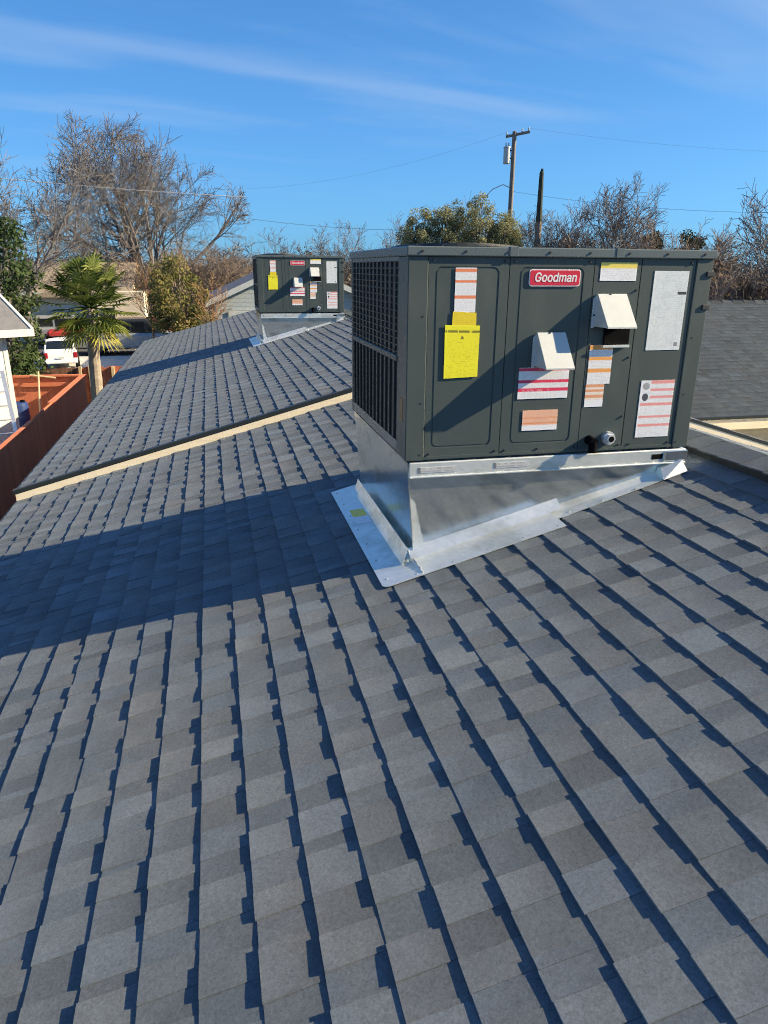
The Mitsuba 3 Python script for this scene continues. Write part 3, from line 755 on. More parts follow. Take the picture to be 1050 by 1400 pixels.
def bare_tree(base, height, spread, seed, levels=4, kids=(9, 7, 6, 5), r0=.28, trunk=.2, upb=.25, twig=.010, sag=0.0, wig=.30, env=None, kr=.62):
    """segments of a leafless tree: trunk, limbs (levels 0-1) and twigs"""
    r = random.Random(seed)
    base = np.array(base, float)
    segs, twigs = [], []
    def perp(d):
        a = np.array([r.gauss(0, 1), r.gauss(0, 1), r.gauss(0, 1)]); a -= d * np.dot(a, d)
        return a / (np.linalg.norm(a) + 1e-9)
    def grow(p, d, L, rad, lev):
        ns = 5 if lev <= 1 else 3
        pts, rads = [p], [rad]
        for i in range(ns):
            d = d + perp(d) * r.uniform(.05, wig) + np.array([0, 0, upb * .35 - sag * .25 * (lev > 1)])
            d = d / np.linalg.norm(d)
            p = p + d * L / ns
            if env is not None and i and np.sum(((p - base - np.array(env[:3])) / np.array(env[3:])) ** 2) > 1 + r.uniform(-.35, .12): break
            pts.append(p); rads.append(max(rad * (1 - .78 * (i + 1) / ns), twig))
        ns = len(pts) - 1
        if env is not None: rads = [rad + (twig - rad) * (i / max(ns, 1)) for i in range(ns + 1)]
        (segs if lev <= 2 else twigs).extend((pts[i], pts[i + 1], rads[i], rads[i + 1]) for i in range(ns))
        if lev < levels:
            n = kids[lev] if lev < len(kids) else 4
            for k in range(n):
                t = (.25 if lev else .15) + (.95 - .2) * (k + r.random()) / n
                x = min(t * ns, ns - .01); i = int(x); q = pts[i] + (pts[i + 1] - pts[i]) * (x - i)
                dd = pts[i + 1] - pts[i]; dd = dd / np.linalg.norm(dd)
                nd = rot_about(dd, perp(dd), r.uniform(.45, 1.05))
                grow(q, nd, L * r.uniform(.42, .72) * (1 - .3 * t), max(rads[i] * kr, twig), lev + 1)
    th = height * trunk
    nst = max(1, kids[0])
    # trunk
    pts = [base, base + [r.uniform(-.1, .1), r.uniform(-.1, .1), th * .5], base + [r.uniform(-.2, .2), r.uniform(-.2, .2), th]]
    segs.extend((pts[i], pts[i + 1], r0 * (1.25 - .2 * i), r0 * (1.05 - .2 * i)) for i in range(2))
    for k in range(nst):
        a = 2 * math.pi * (k + r.uniform(-.3, .3)) / nst
        tilt = r.uniform(.15, 1.0)
        d = np.array([math.cos(a) * math.sin(tilt) * spread, math.sin(a) * math.sin(tilt) * spread, math.cos(tilt)])
        L = (height - th) * r.uniform(.62, .85) * np.linalg.norm(d)
        grow(pts[-1] - [0, 0, r.uniform(0, th * .4)], d / np.linalg.norm(d), L, r0 * r.uniform(.4, .62), 1)
    return segs, twigs


def put_bare(name, base, height, spread, seed, label, m='bark', group=None, **kw):
    t = thing(name, label, 'tree' if 'tree' in name else 'shrub', group)
    segs, twigs = bare_tree(base, height, spread, seed, **kw)
    # scaled so that the crown reaches the height meant for it
    allp = np.array([s[1] for s in segs + twigs]); k = height / (np.percentile(allp[:, 2], 99.7) - base[2]) if not kw.get('env') else 1.0
    def mk(L, n):
        P, Q = np.array([s[0] for s in L]), np.array([s[1] for s in L])
        b = np.array(base, float)
        return MB().tubes(b + (P - b) * k, b + (Q - b) * k, np.array([s[2] for s in L]), np.array([s[3] for s in L]), n)
    put('trunk', mk(segs, 5), m, t)
    if twigs: put('crown', mk(twigs, 3), m, t)
    return t


def leaf_cloud(clumps, per, size, seed, flat=0.0):
    r = np.random.default_rng(seed)
    clumps = np.asarray(clumps, float)        # x y z r tone
    n = len(clumps) * per
    ci = np.repeat(np.arange(len(clumps)), per)
    d = r.normal(size=(n, 3)); d /= np.linalg.norm(d, axis=1, keepdims=True)
    c = clumps[ci, :3] + d * (clumps[ci, 3] * r.uniform(.25, 1.0, n) ** .6)[:, None]
    a = r.normal(size=(n, 3)); a /= np.linalg.norm(a, axis=1, keepdims=True)
    b = np.cross(a, r.normal(size=(n, 3))); b /= np.linalg.norm(b, axis=1, keepdims=True)
    s = size * r.uniform(.6, 1.4, n)[:, None]
    V = np.stack([c - a * s, c + b * s * .45, c + a * s, c - b * s * .45], 1).reshape(-1, 3)
    F = (np.array([[0, 1, 2], [0, 2, 3]])[None] + (np.arange(n) * 4)[:, None, None]).reshape(-1, 3)
    tone = np.clip(clumps[ci, 4] + r.normal(0, .15, n), 0.01, .99)
    return (V, F), np.stack([np.repeat(tone, 4), np.zeros(n * 4)], 1)


def clump_crown(c, rad, n, rc, seed, hollow=.35):
    r = np.random.default_rng(seed)
    out = []
    for _ in range(n):
        d = r.normal(size=3); d /= np.linalg.norm(d)
        k = hollow + (1 - hollow) * r.random() ** .5
        out.append([c[0] + d[0] * rad[0] * k, c[1] + d[1] * rad[1] * k, c[2] + d[2] * rad[2] * k, rc * r.uniform(.6, 1.35), r.uniform(.1, .85)])
    return out


def put_leafy(name, base, c, rad, n, rc, per, size, seed, leaf, label, bark='bark', group=None, cat='tree', tr=.12):
    t = thing(name, label, cat, group)
    r = random.Random(seed)
    cl = clump_crown(c, rad, n, rc, seed)
    b, cc = np.array(base, float), np.array(c, float)
    m = MB().path([b, (b * .6 + cc * .4) + [r.uniform(-.1, .1), r.uniform(-.1, .1), 0], cc + [0, 0, rad[2] * .3]], [tr, tr * .75, tr * .3], 7)
    for q in cl[::2]:
        m.path([b * .35 + cc * .65 + [0, 0, -.2 * rad[2]], (np.array(q[:3]) * .6 + cc * .4), np.array(q[:3])], [tr * .35, tr * .22, tr * .1], 4)
    put('trunk', m, bark, t)
    mesh, uv = leaf_cloud(cl, per, size, seed + 1)
    put('crown', mesh, leaf, t, uv=uv)
    return t


put_bare('bare_tree', (-4.9, 51.8, ZG), 15.5, 1.2, 5, 'largest leafless tree, its wide grey crown rising at left behind the palm', r0=.44, kids=(11, 10, 9, 8), trunk=.17, twig=.0115, upb=.13, wig=.38, kr=.46, env=(-.15, 0, 6.2, 7.6, 6.4, 7.6))
put_bare('bare_tree', (-10.6, 41.5, ZG), 11.2, .85, 9, 'leafless tree left of the largest one, thinner and darker', r0=.2, kids=(6, 8, 6, 5), trunk=.22, twig=.012)
put_bare('bare_tree', (-15.2, 44.5, ZG), 12.4, .9, 12, 'leafless tree at the left edge of the photo, cut by the frame', r0=.24, kids=(6, 8, 6, 5), trunk=.25, twig=.012)
for i, (x, y, h, lb) in enumerate([(-3.2, 47.5, 5.6, 'brown leafless shrub below the middle of the largest bare tree'), (-.6, 47.0, 5.9, 'brown leafless shrub under the right side of the largest bare tree'), (1.3, 48.5, 5.2, 'brown leafless shrub just left of the distant air conditioner')]):
    put_bare('bare_shrub', (x, y, ZG), h, 1.1, 40 + i, lb, 'bark_brown', r0=.07, kids=(10, 8, 7, 6), trunk=.06, twig=.011, group=None)
for i, (x, y, h, lb) in enumerate([(4.6, 57.5, 7.2, 'faint leafless tree above the distant air conditioner'), (8.0, 56.8, 7.4, 'second faint leafless tree right of the distant air conditioner'),
                                   (10.8, 57.2, 8.0, 'greyish leafless tree third along the low row over the two units'), (14.2, 55.0, 8.2, 'leafless tree just left of the olive green trees'), (17.5, 50.0, 8.9, 'thin leafless tree rising behind the olive green trees')]):
    put_bare('bare_tree', (x, y, ZG), h, .8, 60 + i, lb, 'bark', r0=.11, kids=(7, 7, 6, 4), trunk=.25, twig=.011)
for i, (x, y, z, rx, rz, lb) in enumerate([(9.75, 34.2, 1.35, 1.2, 2.25, 'leftmost of four olive green trees behind the foreground unit'), (11.1, 33.9, 1.75, 1.25, 2.35, 'second from left of four olive green trees behind the foreground unit'),
                                           (12.5, 33.4, 1.8, 1.2, 2.3, 'third from left of four olive green trees behind the foreground unit'), (13.75, 33.0, 1.45, 1.0, 2.0, 'rightmost of four olive green trees, beside the utility pole')]):
    put_leafy('olive_tree', (x, y, ZG), (x, y, z), (rx, rx, rz), 150, .28, 130, .050, 80 + i, 'leaf_olive', lb)
put_bare('bare_tree', (15.2, 36.5, ZG), 7.3, .7, 23, 'leafless tree between the utility pole and the dark pole', 'bark', r0=.10, kids=(7, 8, 7, 5), trunk=.35, twig=.010)
put_bare('bare_tree', (18.6, 35.0, ZG), 7.5, .8, 24, 'grey leafless tree set back behind the reddish brown one', 'bark', r0=.11, kids=(8, 8, 7, 5), trunk=.35, twig=.010)
put_bare('bare_tree', (22.0, 35.5, ZG), 6.9, .9, 25, 'grey leafless tree set back at the right, filling the gap in the skyline', 'bark', r0=.11, kids=(8, 8, 7, 5), trunk=.35, twig=.010)
put_bare('bare_tree', (23.4, 29.6, ZG), 6.4, .8, 20, 'low brown leafless tree right of the last dark green one on the skyline', 'bark_brown', r0=.10, kids=(7, 7, 6, 5), trunk=.35, twig=.010)
put_bare('bare_tree', (19.3, 31.8, ZG), 8.9, .62, 17, 'leafless tree above the right half of the foreground unit', r0=.13, kids=(7, 8, 7, 5), trunk=.45, twig=.010)
put_bare('bare_tree', (17.0, 32.5, ZG), 7.2, .7, 18, 'reddish brown leafless tree right of the dark pole', 'bark_brown', r0=.12, kids=(8, 8, 7, 5), trunk=.35, twig=.011)
put_bare('bare_tree', (21.5, 30.5, ZG), 6.6, .8, 19, 'low leafless tree near the right corner of the foreground unit', 'bark_brown', r0=.11, kids=(7, 7, 6, 5), trunk=.35, twig=.010)
put_bare('bare_tree', (16.4, 16.2, ZG), 6.7, 1.0, 27, 'leafless tree at the right edge of the photo', 'bark', r0=.12, kids=(8, 8, 6, 5), trunk=.42, twig=.008)
for i, (x, y, z, lb) in enumerate([(23.3, 35.0, 1.9, 'small dark green tree on the skyline over the right corner of the unit'), (25.2, 34.3, 1.9, 'second small dark green tree on the skyline, nearer the right edge')]):
    put_leafy('evergreen_tree', (x, y, ZG), (x, y, z), (.75, .75, .8), 20, .3, 80, .08, 95 + i, 'leaf_dark', lb)
for i, (x, y, h, lb) in enumerate([(12.6, 16.9, 4.7, 'brown tangled shrub over the grey roof ridge, touching the unit corner'), (14.1, 16.2, 4.9, 'brown tangled shrub in the middle above the grey roof ridge'), (15.8, 15.8, 4.6, 'brown tangled shrub above the grey roof at the right edge'), (17.3, 15.6, 4.8, 'brown tangled shrub beyond the right edge, partly cut off')]):
    t = put_bare('bare_shrub', (x, y, ZG), h, 1.0, 140 + i, lb, 'bark_brown', r0=.07, kids=(10, 8, 7, 6), trunk=.05, twig=.008)
    mesh, uv = leaf_cloud(clump_crown((x, y, ZG + h * .52), (1.1, 1.1, h * .42), 40, .4, 150 + i, .15), 60, .09, 160 + i)
    put('dry_leaves', mesh, 'leaf_brown', t, uv=uv)
put_leafy('evergreen_shrub', (-6.1, 18.3, ZG), (-6.15, 18.3, -.5), (.95, .9, 3.0), 84, .36, 110, .07, 201, 'leaf_evergreen', 'tall dark evergreen at the left edge behind the red fence', cat='tree')
put_leafy('gold_tree', (-1.75, 27.1, ZG), (-1.95, 27.1, -.45), (1.15, 1.1, 1.65), 60, .34, 110, .065, 211, 'leaf_gold', 'bushy golden green tree between the palm and the far roof edge', bark='bark_brown')
put_bare('sapling', (-.70, 25.2, ZG), 4.15, .35, 221, 'slim orange leafless sapling right of the golden tree', 'bark_orange', r0=.035, kids=(6, 6, 5, 4), trunk=.5, twig=.006, levels=3)
labels['sapling']['category'] = 'tree'
put_bare('sapling', (-3.05, 28.2, ZG), 4.75, .45, 223, 'pale orange leafless sapling left of the golden tree', 'bark_orange', r0=.04, kids=(7, 6, 5, 4), trunk=.5, twig=.007, levels=3)
labels['sapling_001']['category'] = 'tree'
# low dark growth closing the view far off: nobody could count it
r = np.random.default_rng(301)
cl = []
for a in np.linspace(math.radians(-42), math.radians(62), 330):
    R = r.uniform(78, 105)
    h = r.uniform(.4, 2.2)
    for z in np.arange(-2.6, h, 1.1):
        cl.append([EYE[0] + R * math.sin(a), EYE[1] + R * math.cos(a), z, r.uniform(.8, 1.5), r.uniform(.05, .8)])
mesh, uv = leaf_cloud(cl, 90, .17, 302)
put('distant_treeline', mesh, 'leaf_brown', uv=uv, kind='stuff', label='low band of brown leafless growth closing the view along the horizon', cat='trees')


# ------------------------------------------------------------------ palm
def make_palm(base, top_z, seed):
    t = thing('palm_tree', 'fan palm with green upper fronds and yellow lower ones behind the fence corner', 'palm tree')
    r = random.Random(seed)
    bx, by, bz = base
    zs = np.linspace(bz, top_z, 16)
    rad = .19 - .05 * (zs - bz) / (top_z - bz) + np.where(np.arange(16) % 2, .012, 0)
    put('trunk', MB().path(np.stack([bx + .15 * np.sin((zs - bz) * .22), by + 0 * zs, zs], 1), rad, 12), 'palm_trunk', t)
    hx = bx + .15 * math.sin((top_z - bz) * .22)
    head = np.array([hx, by, top_z])
    for i in range(70):
        frac = i / 69
        el = math.radians(84 - 132 * frac + r.uniform(-8, 8))
        az = i * 2.39996 + r.uniform(-.2, .2)
        d = np.array([math.cos(az) * math.cos(el), math.sin(az) * math.cos(el), math.sin(el)])
        L = r.uniform(.75, 1.2) * (1.0 if frac < .7 else .8)
        tip = head + d * L + np.array([0, 0, -.10 * frac])
        m = MB()
        m.path([head + d * .05, head + d * L * .55 + [0, 0, .02], tip], [.018, .013, .009], 4)
        side = np.cross(d, [0, 0, 1]); side /= np.linalg.norm(side) + 1e-9
        nb = 17
        V, F, UVs = [], [], []
        fr = r.uniform(.55, .72)
        tone = r.uniform(.1, .9)
        for k in range(nb):
            a = math.radians(-118 + 236 * k / (nb - 1))
            bd = d * math.cos(a) + side * math.sin(a)
            ln = fr * (1 - .25 * abs(a) / 2.06) * r.uniform(.9, 1.1)
            wv = np.cross(bd, np.cross(d, side)); wv /= np.linalg.norm(wv)
            mid = tip + bd * ln * .55
            end = tip + bd * ln + np.array([0, 0, -.10 * ln - .06 * r.random()])
            wd = .030
            o = len(V)
            V += [tip, mid - wv * wd + [0, 0, .012], mid + wv * wd + [0, 0, .012], end, mid - [0, 0, .008]]
            F += [[o, o + 1, o + 4], [o, o + 4, o + 2], [o + 1, o + 3, o + 4], [o + 4, o + 3, o + 2]]
            UVs += [[min(max(tone + r.gauss(0, .12), .01), .99), 0]] * 5
        n0 = m.n
        uv = np.concatenate([np.full((n0, 2), .3), np.array(UVs)])
        m.add(V, F)
        put('frond', m, 'palm_yellow' if frac > .90 or (frac > .60 and r.random() < .22) else 'palm_green', t, uv=uv, label='yellowed lower frond' if frac > .90 else None)
    return t


make_palm((-4.40, 20.9, ZG), -.42, 7)


# ------------------------------------------------------------------ fences
def picket(m_or_none, x0, x1, y0, y1, z0, z1, tone):
    v, f = MB().box(x0, x1, y0, y1, z0, z1).mesh()
    return (v, f), np.array([[tone, 0]] * 8)


rr = random.Random(55)
fence = thing('red_fence', 'reddish brown board fence running along the left side of the house', 'fence')
XF = -3.93
y = -7.0
while y < 16.2:
    zt = -1.80 + rr.uniform(-.008, .008) if not 10.5 < y < 12.25 else -1.74
    m, uv = picket(None, XF, XF + .02, y, min(y + .138, 16.2), ZG + .03, zt, rr.random())
    put('board', m, 'fence_red', fence, uv=uv)
    y += .1405
for yy in np.arange(-6.6, 16.2, 2.4):
    m, uv = picket(None, XF - .11, XF - .021, yy, yy + .09, ZG, -1.83, .5)
    put('post', m, 'fence_red', fence, uv=uv)
for z in (-2.0, -3.1):
    m, uv = picket(None, XF - .06, XF - .001, -7, 16.2, z - .045, z + .045, .4)
    put('rail', m, 'fence_red', fence, uv=uv)
m, uv = picket(None, XF - .075, XF + .055, 12.25, 16.24, -1.790, -1.752, .95)
put('cap', m, 'fence_red', fence, uv=uv, label='sunlit cap board on the far half of the fence')
m, uv = picket(None, XF - .045, XF + .03, 5.0, 10.5, -1.790, -1.764, .8)
put('cap', m, 'fence_red', fence, uv=uv)
fence2 = thing('red_fence', 'sunlit orange red board fence closing the back of the side yard', 'fence')
x = -8.6
while x < XF - .12:
    m, uv = picket(None, x, min(x + .138, XF - .115), 16.25, 16.27, ZG + .03, -1.80 + rr.uniform(-.01, .01), rr.random())
    put('board', m, 'fence_red', fence2, uv=uv)
    x += .1405
for z in (-1.98, -3.1):
    m, uv = picket(None, -8.6, XF - .12, 16.19, 16.249, z - .045, z + .045, .99)
    put('rail', m, 'fence_red', fence2, uv=uv)
m, uv = picket(None, -8.6, XF - .12, 16.17, 16.30, -1.788, -1.750, .95)
put('cap', m, 'fence_red', fence2, uv=uv)
fence3 = thing('brown_fence', 'low weathered brown fence behind the palm trunk', 'fence')
x = -9.5
while x < 1.0:
    m, uv = picket(None, x, x + .135, 22.2, 22.22, ZG + .02, -2.32 + rr.uniform(-.03, .03), rr.random())
    put('board', m, 'fence_red' if x > -5.2 else 'fence_brown', fence3, uv=uv)
    x += .1405
for xx in (-5.05, -4.75, -4.05, -2.2):
    put('post', MB().box(xx, xx + .09, 22.1, 22.19, ZG, -2.30 + rr.uniform(-.05, .05)), 'wood_pale', fence3)

# ------------------------------------------------------------------ yard things at the left
shed = thing('garden_shed', 'white outbuilding with a white roof edge, cut by the left edge of the photo', 'shed')
tip = np.array([-4.148, 12.6, -.381])
ba = math.radians(55)
eu, ev, ez = np.array([-math.sin(ba), -math.cos(ba), 0]), np.array([-math.cos(ba), math.sin(ba), 0]), np.array([0, 0, 1.0])
sl = .452


def SB(u0, u1, v0, v1, za, zb, zc, zd):
    """a slab along the eave: bottom/top heights za, zb at v0 and zc, zd at v1"""
    P = lambda u, v, z: tip + eu * u + ev * v + ez * z
    v = np.array([P(u0, v0, za), P(u1, v0, za), P(u1, v1, zc), P(u0, v1, zc), P(u0, v0, zb), P(u1, v0, zb), P(u1, v1, zd), P(u0, v1, zd)])
    return MB().add(v, BOXF[:, ::-1])


VR = 2.2
put('roof', SB(.03, 6, .02, VR, -.06 + .02 * sl, .02 * sl, -.06 + VR * sl, VR * sl), 'roof_grey', shed)
put('roof', SB(.03, 6, VR + .001, 2 * VR, -.06 + VR * sl, VR * sl, -.06, 0), 'roof_grey', shed)
put('rake_board', SB(-.012, .045, -.005, VR, -.13, .025, VR * sl - .13, VR * sl + .025), 'white_paint', shed)
put('rake_board', SB(-.012, .045, VR + .001, 2 * VR, VR * sl - .13, VR * sl + .025, -.13, .025), 'white_paint', shed)
put('fascia', SB(.046, 6, -.012, .018, -.13, .004, -.13, .008), 'white_paint', shed)
put('wall', SB(.38, 5.7, .42, 2 * VR - .42, ZG - tip[2], .42 * sl - .07, ZG - tip[2], .42 * sl - .07), 'stucco_white', shed)
put('corner_board', SB(.372, .46, .405, .50, ZG - tip[2], .42 * sl - .09, ZG - tip[2], .42 * sl - .09), 'white_paint', shed)
put('soffit', SB(.05, 5.9, .02, .419, -.125, -.095, -.125, -.095), 'white_paint', shed)

lad = thing('ladder', 'pale metal ladder leaning in the side yard at the left edge', 'ladder')
l0, l1 = np.array([-4.62, 11.75, ZG]), np.array([-4.95, 12.42, -1.15])
for s_ in (-.17, .17):
    put('rail', MB().bar(l0 + [s_, s_ * .25, 0], l1 + [s_, s_ * .25, 0], .045, .075, (1, 0, 0)), 'aluminium', lad)
for t in np.linspace(.08, .95, 9):
    p = l0 * (1 - t) + l1 * t
    put('rung', MB().tubes([p + [-.17, -.0425, 0]], [p + [.17, .0425, 0]], .019, .019, 8), 'aluminium', lad)
bar_ = thing('barrel', 'blue plastic barrel standing in the fenced side yard', 'barrel')
m = trimesh.creation.revolve([[0, 0], [.15, 0], [.17, .05], [.175, .25], [.185, .28], [.175, .31], [.175, .5], [.16, .58], [.13, .60], [0, .60]], sections=24)
m.apply_translation([-4.95, 14.0, -2.62]); put('body', m, 'plastic_blue', bar_, smooth=35)
m = trimesh.creation.revolve([[0, 0], [.05, 0], [.05, .04], [0, .04]], sections=12); m.apply_translation([-4.88, 14.0, -2.02]); put('cap', m, 'black', bar_)
cr = thing('crate', 'wooden crate under the blue barrel in the side yard', 'crate')
put('box', MB().box(-5.25, -4.65, 13.72, 14.28, ZG + .02, -2.625), 'wood_pale', cr)
for zz in (-3.4, -3.1, -2.8):
    put('slat', MB().box(-5.26, -4.64, 13.70, 13.715, zz - .1, zz + .1), 'wood_pale', cr)
stick = thing('pole', 'thin wooden pole leaning on the back fence beside the blue barrel', 'pole')
put('shaft', MB().tubes([[-4.55, 13.4, ZG + .01]], [[-4.95, 16.16, -1.66]], .022, .02, 8), 'wood_pale', stick)
put('cross_piece', MB().tubes([[-5.12, 16.05, -1.72]], [[-4.55, 16.05, -1.80]], .022, .022, 8), 'wood_pale', stick)


# ------------------------------------------------------------------ vehicles
def wheel(parent, x, y, z, r_, wd, axis='x'):
    m = trimesh.creation.revolve([[r_ * .62, -wd / 2], [r_ * .93, -wd / 2], [r_, -wd * .3], [r_, wd * .3], [r_ * .93, wd / 2], [r_ * .62, wd / 2], [r_ * .62, -wd / 2]], sections=28)
    hb = trimesh.creation.revolve([[0, -wd * .4], [r_ * .6, -wd * .4], [r_ * .63, -wd * .46], [r_ * .63, wd * .46], [r_ * .6, wd * .4], [0, wd * .34]], sections=20)
    R = trimesh.transformations.rotation_matrix(math.pi / 2, [0, 1, 0] if axis == 'x' else [1, 0, 0])
    for q in (m, hb): q.apply_transform(R); q.apply_translation([x, y, z])
    k = put('wheel', m, 'tyre', parent, smooth=30)
    put('rim', hb, 'rim', k, smooth=30)


def loft(sections, closed=True):
    """rings of equal length -> mesh with end caps"""
    S_ = np.array(sections, float); n, k = S_.shape[:2]
    V = S_.reshape(-1, 3); F = []
    for i in range(n - 1):
        for j in range(k):
            a, b = i * k + j, i * k + (j + 1) % k
            F += [[a, b, b + k], [a, b + k, a + k]]
    for j in range(1, k - 1):
        F += [[0, j + 1, j], [(n - 1) * k, (n - 1) * k + j, (n - 1) * k + j + 1]]
    m = trimesh.Trimesh(V, F, process=False); m.fix_normals()
    return m


def car(label, cat, paint, pos, rot, kind, name, scale=1.0):
    """built along local +x (front), rear at x=0, then turned about its rear axle point"""
    t = thing(name, label, cat)
    W2 = .86
    before = set(scene)
    def ring(x, hw, z0, z1, rb=.12, rt_=.10):
        return [[x, -hw + rb * .4, z0], [x, hw - rb * .4, z0], [x, hw, z0 + rb], [x, hw, z1 - rt_], [x, hw - rt_, z1], [x, -hw + rt_, z1], [x, -hw, z1 - rt_], [x, -hw, z0 + rb]]
    if kind == 'suv':
        L, prof, hb = 4.6, 1.62, .95
        body = [ring(.0, .76, .42, .92), ring(.06, .84, .32, .98), ring(1.2, W2, .24, .98), ring(3.3, W2, .24, .98), ring(4.2, .90, .26, .90), ring(4.6, .78, .34, .74)]
        cab = [ring(.12, .78, .96, 1.02, .02, .02), ring(.34, .72, .96, 1.60, .02, .08), ring(2.3, .72, .96, 1.62, .02, .08), ring(3.35, .80, .955, .985, .005, .005)]
        glass = [('window', [(.6, -.775), (2.45, -.775)]), ]
        wx = (.85, 3.65)
    elif kind == 'pickup':
        L = 5.6
        body = [ring(.0, .90, .50, 1.06), ring(.06, .95, .42, 1.10), ring(2.0, .95, .36, 1.10), ring(4.4, .95, .36, 1.10), ring(5.3, .92, .36, 1.02), ring(5.6, .84, .44, .86)]
        cab = [ring(1.95, .86, 1.08, 1.12, .01, .01), ring(2.15, .76, 1.08, 1.78, .02, .09), ring(3.6, .76, 1.08, 1.80, .02, .09), ring(4.35, .86, 1.075, 1.11, .005, .005)]
        wx = (1.05, 4.55)
    else:
        L = 4.7
        body = [ring(.0, .78, .40, .92), ring(.08, .88, .32, .96), ring(1.2, W2, .24, .95), ring(3.3, W2, .24, .93), ring(4.3, .88, .26, .84), ring(4.7, .76, .32, .66)]
        cab = [ring(.5, .74, .93, .96, .01, .01), ring(1.25, .66, .92, 1.40, .02, .08), ring(2.4, .66, .92, 1.43, .02, .08), ring(3.4, .76, .92, .935, .005, .005)]
        wx = (.9, 3.7)
    b = put('body', loft(body), paint, t, smooth=35)
    put('cabin', loft(cab), 'car_dark' if kind == 'pickup' else paint, t, smooth=35)
    # glass panes just proud of the cabin, following its rings
    R = np.array(cab)
    def pane(i0, i1, side, t0, t1, z0=.12, z1=.9):
        A, B = R[i0], R[i1]
        lo = (2, 3) if side > 0 else (7, 6)
        def pt(s_, q):
            a = A[lo[0]] * (1 - q) + A[lo[1]] * q; c_ = B[lo[0]] * (1 - q) + B[lo[1]] * q
            return a * (1 - s_) + c_ * s_ + np.array([0, .012 * side, 0])
        q = np.array([pt(t0, z0), pt(t1, z0), pt(t1, z1), pt(t0, z1)])
        v = np.concatenate([q, q - [0, .02 * side, 0]])
        put('side_window', MB().hexa(v if side < 0 else v[[3, 2, 1, 0, 7, 6, 5, 4]]), 'car_glass', t)
    for sd in (1, -1):
        pane(1, 2, sd, .06, .46); pane(1, 2, sd, .52, .96); pane(2, 3, sd, .05, .62, .15, .85)
    def cross(i0, i1, name_):
        A, B = R[i0], R[i1]
        def pt(s_, side):
            a = A[4] * (1 - s_) + B[4] * s_; a = a.copy(); a[1] *= side * .92
            return a
        nn = np.cross(pt(1, 1) - pt(0, 1), np.array([0, 1., 0])); nn /= np.linalg.norm(nn)
        if nn[2] < 0: nn = -nn
        q = np.array([pt(.14, -1), pt(.86, -1), pt(.86, 1), pt(.14, 1)]) + nn * .012
        m = trimesh.convex.convex_hull(np.concatenate([q, q - nn * .02]))
        put(name_, m, 'car_glass', t)
    cross(0, 1, 'rear_window'); cross(2, 3, 'windscreen')
    for x_ in wx:
        for sd in (1, -1): wheel(t, x_, sd * .84, .33 if kind != 'pickup' else .38, .33 if kind != 'pickup' else .38, .22, 'y')
    for sd in (1, -1):
        put('tail_light', MB().rbox(-.02, .12, sd * .74 - .10, sd * .74 + .10, .62, .92, .02), 'lamp_red', t)
        put('headlight', MB().rbox(L - .22, L - .02, sd * .66 - .14, sd * .66 + .14, .58, .74, .02), 'rim', t)
    put('bumper', MB().rbox(-.08, .10, -.82, .82, .34, .52, .03).rbox(L - .12, L + .06, -.80, .80, .28, .46, .03), paint if kind != 'pickup' else 'rim', t)
    if kind == 'pickup':
        put('bed', MB().box(.10, 1.90, -.80, .80, 1.02, 1.105), 'black', t)
    put('number_plate', MB().box(-.095, -.075, -.16, .16, .58, .70), 'white_paint', t)
    m = T().translate(list(pos)) @ T().rotate([0, 0, 1], rot) @ T().scale(scale)
    for k in set(scene) - before:
        scene[k] = {**scene[k], 'to_world': m}
    return t


car('white car seen from behind beyond the low brown fence, left of the palm', 'car', 'car_white', (-7.30, 31.4, ZG + .01), 101, 'suv', 'parked_car', .80)
car('red car with pale cabin parked behind the white car', 'car', 'car_red', (-9.6, 41.0, ZG + .01), 8, 'sedan', 'parked_car')
car('pale silver van behind the red car in front of the cream garage', 'van', 'car_silver', (-10.9, 43.2, ZG + .01), 4, 'suv', 'parked_van')
car('silver pickup truck with dark cab parked side on, right behind the palm', 'pickup truck', 'car_silver', (-7.6, 37.6, ZG + .01), -4, 'pickup', 'pickup_truck')
car('dark red car behind the silver pickup truck', 'car', 'car_maroon', (-6.2, 40.6, ZG + .01), 4, 'suv', 'parked_car')


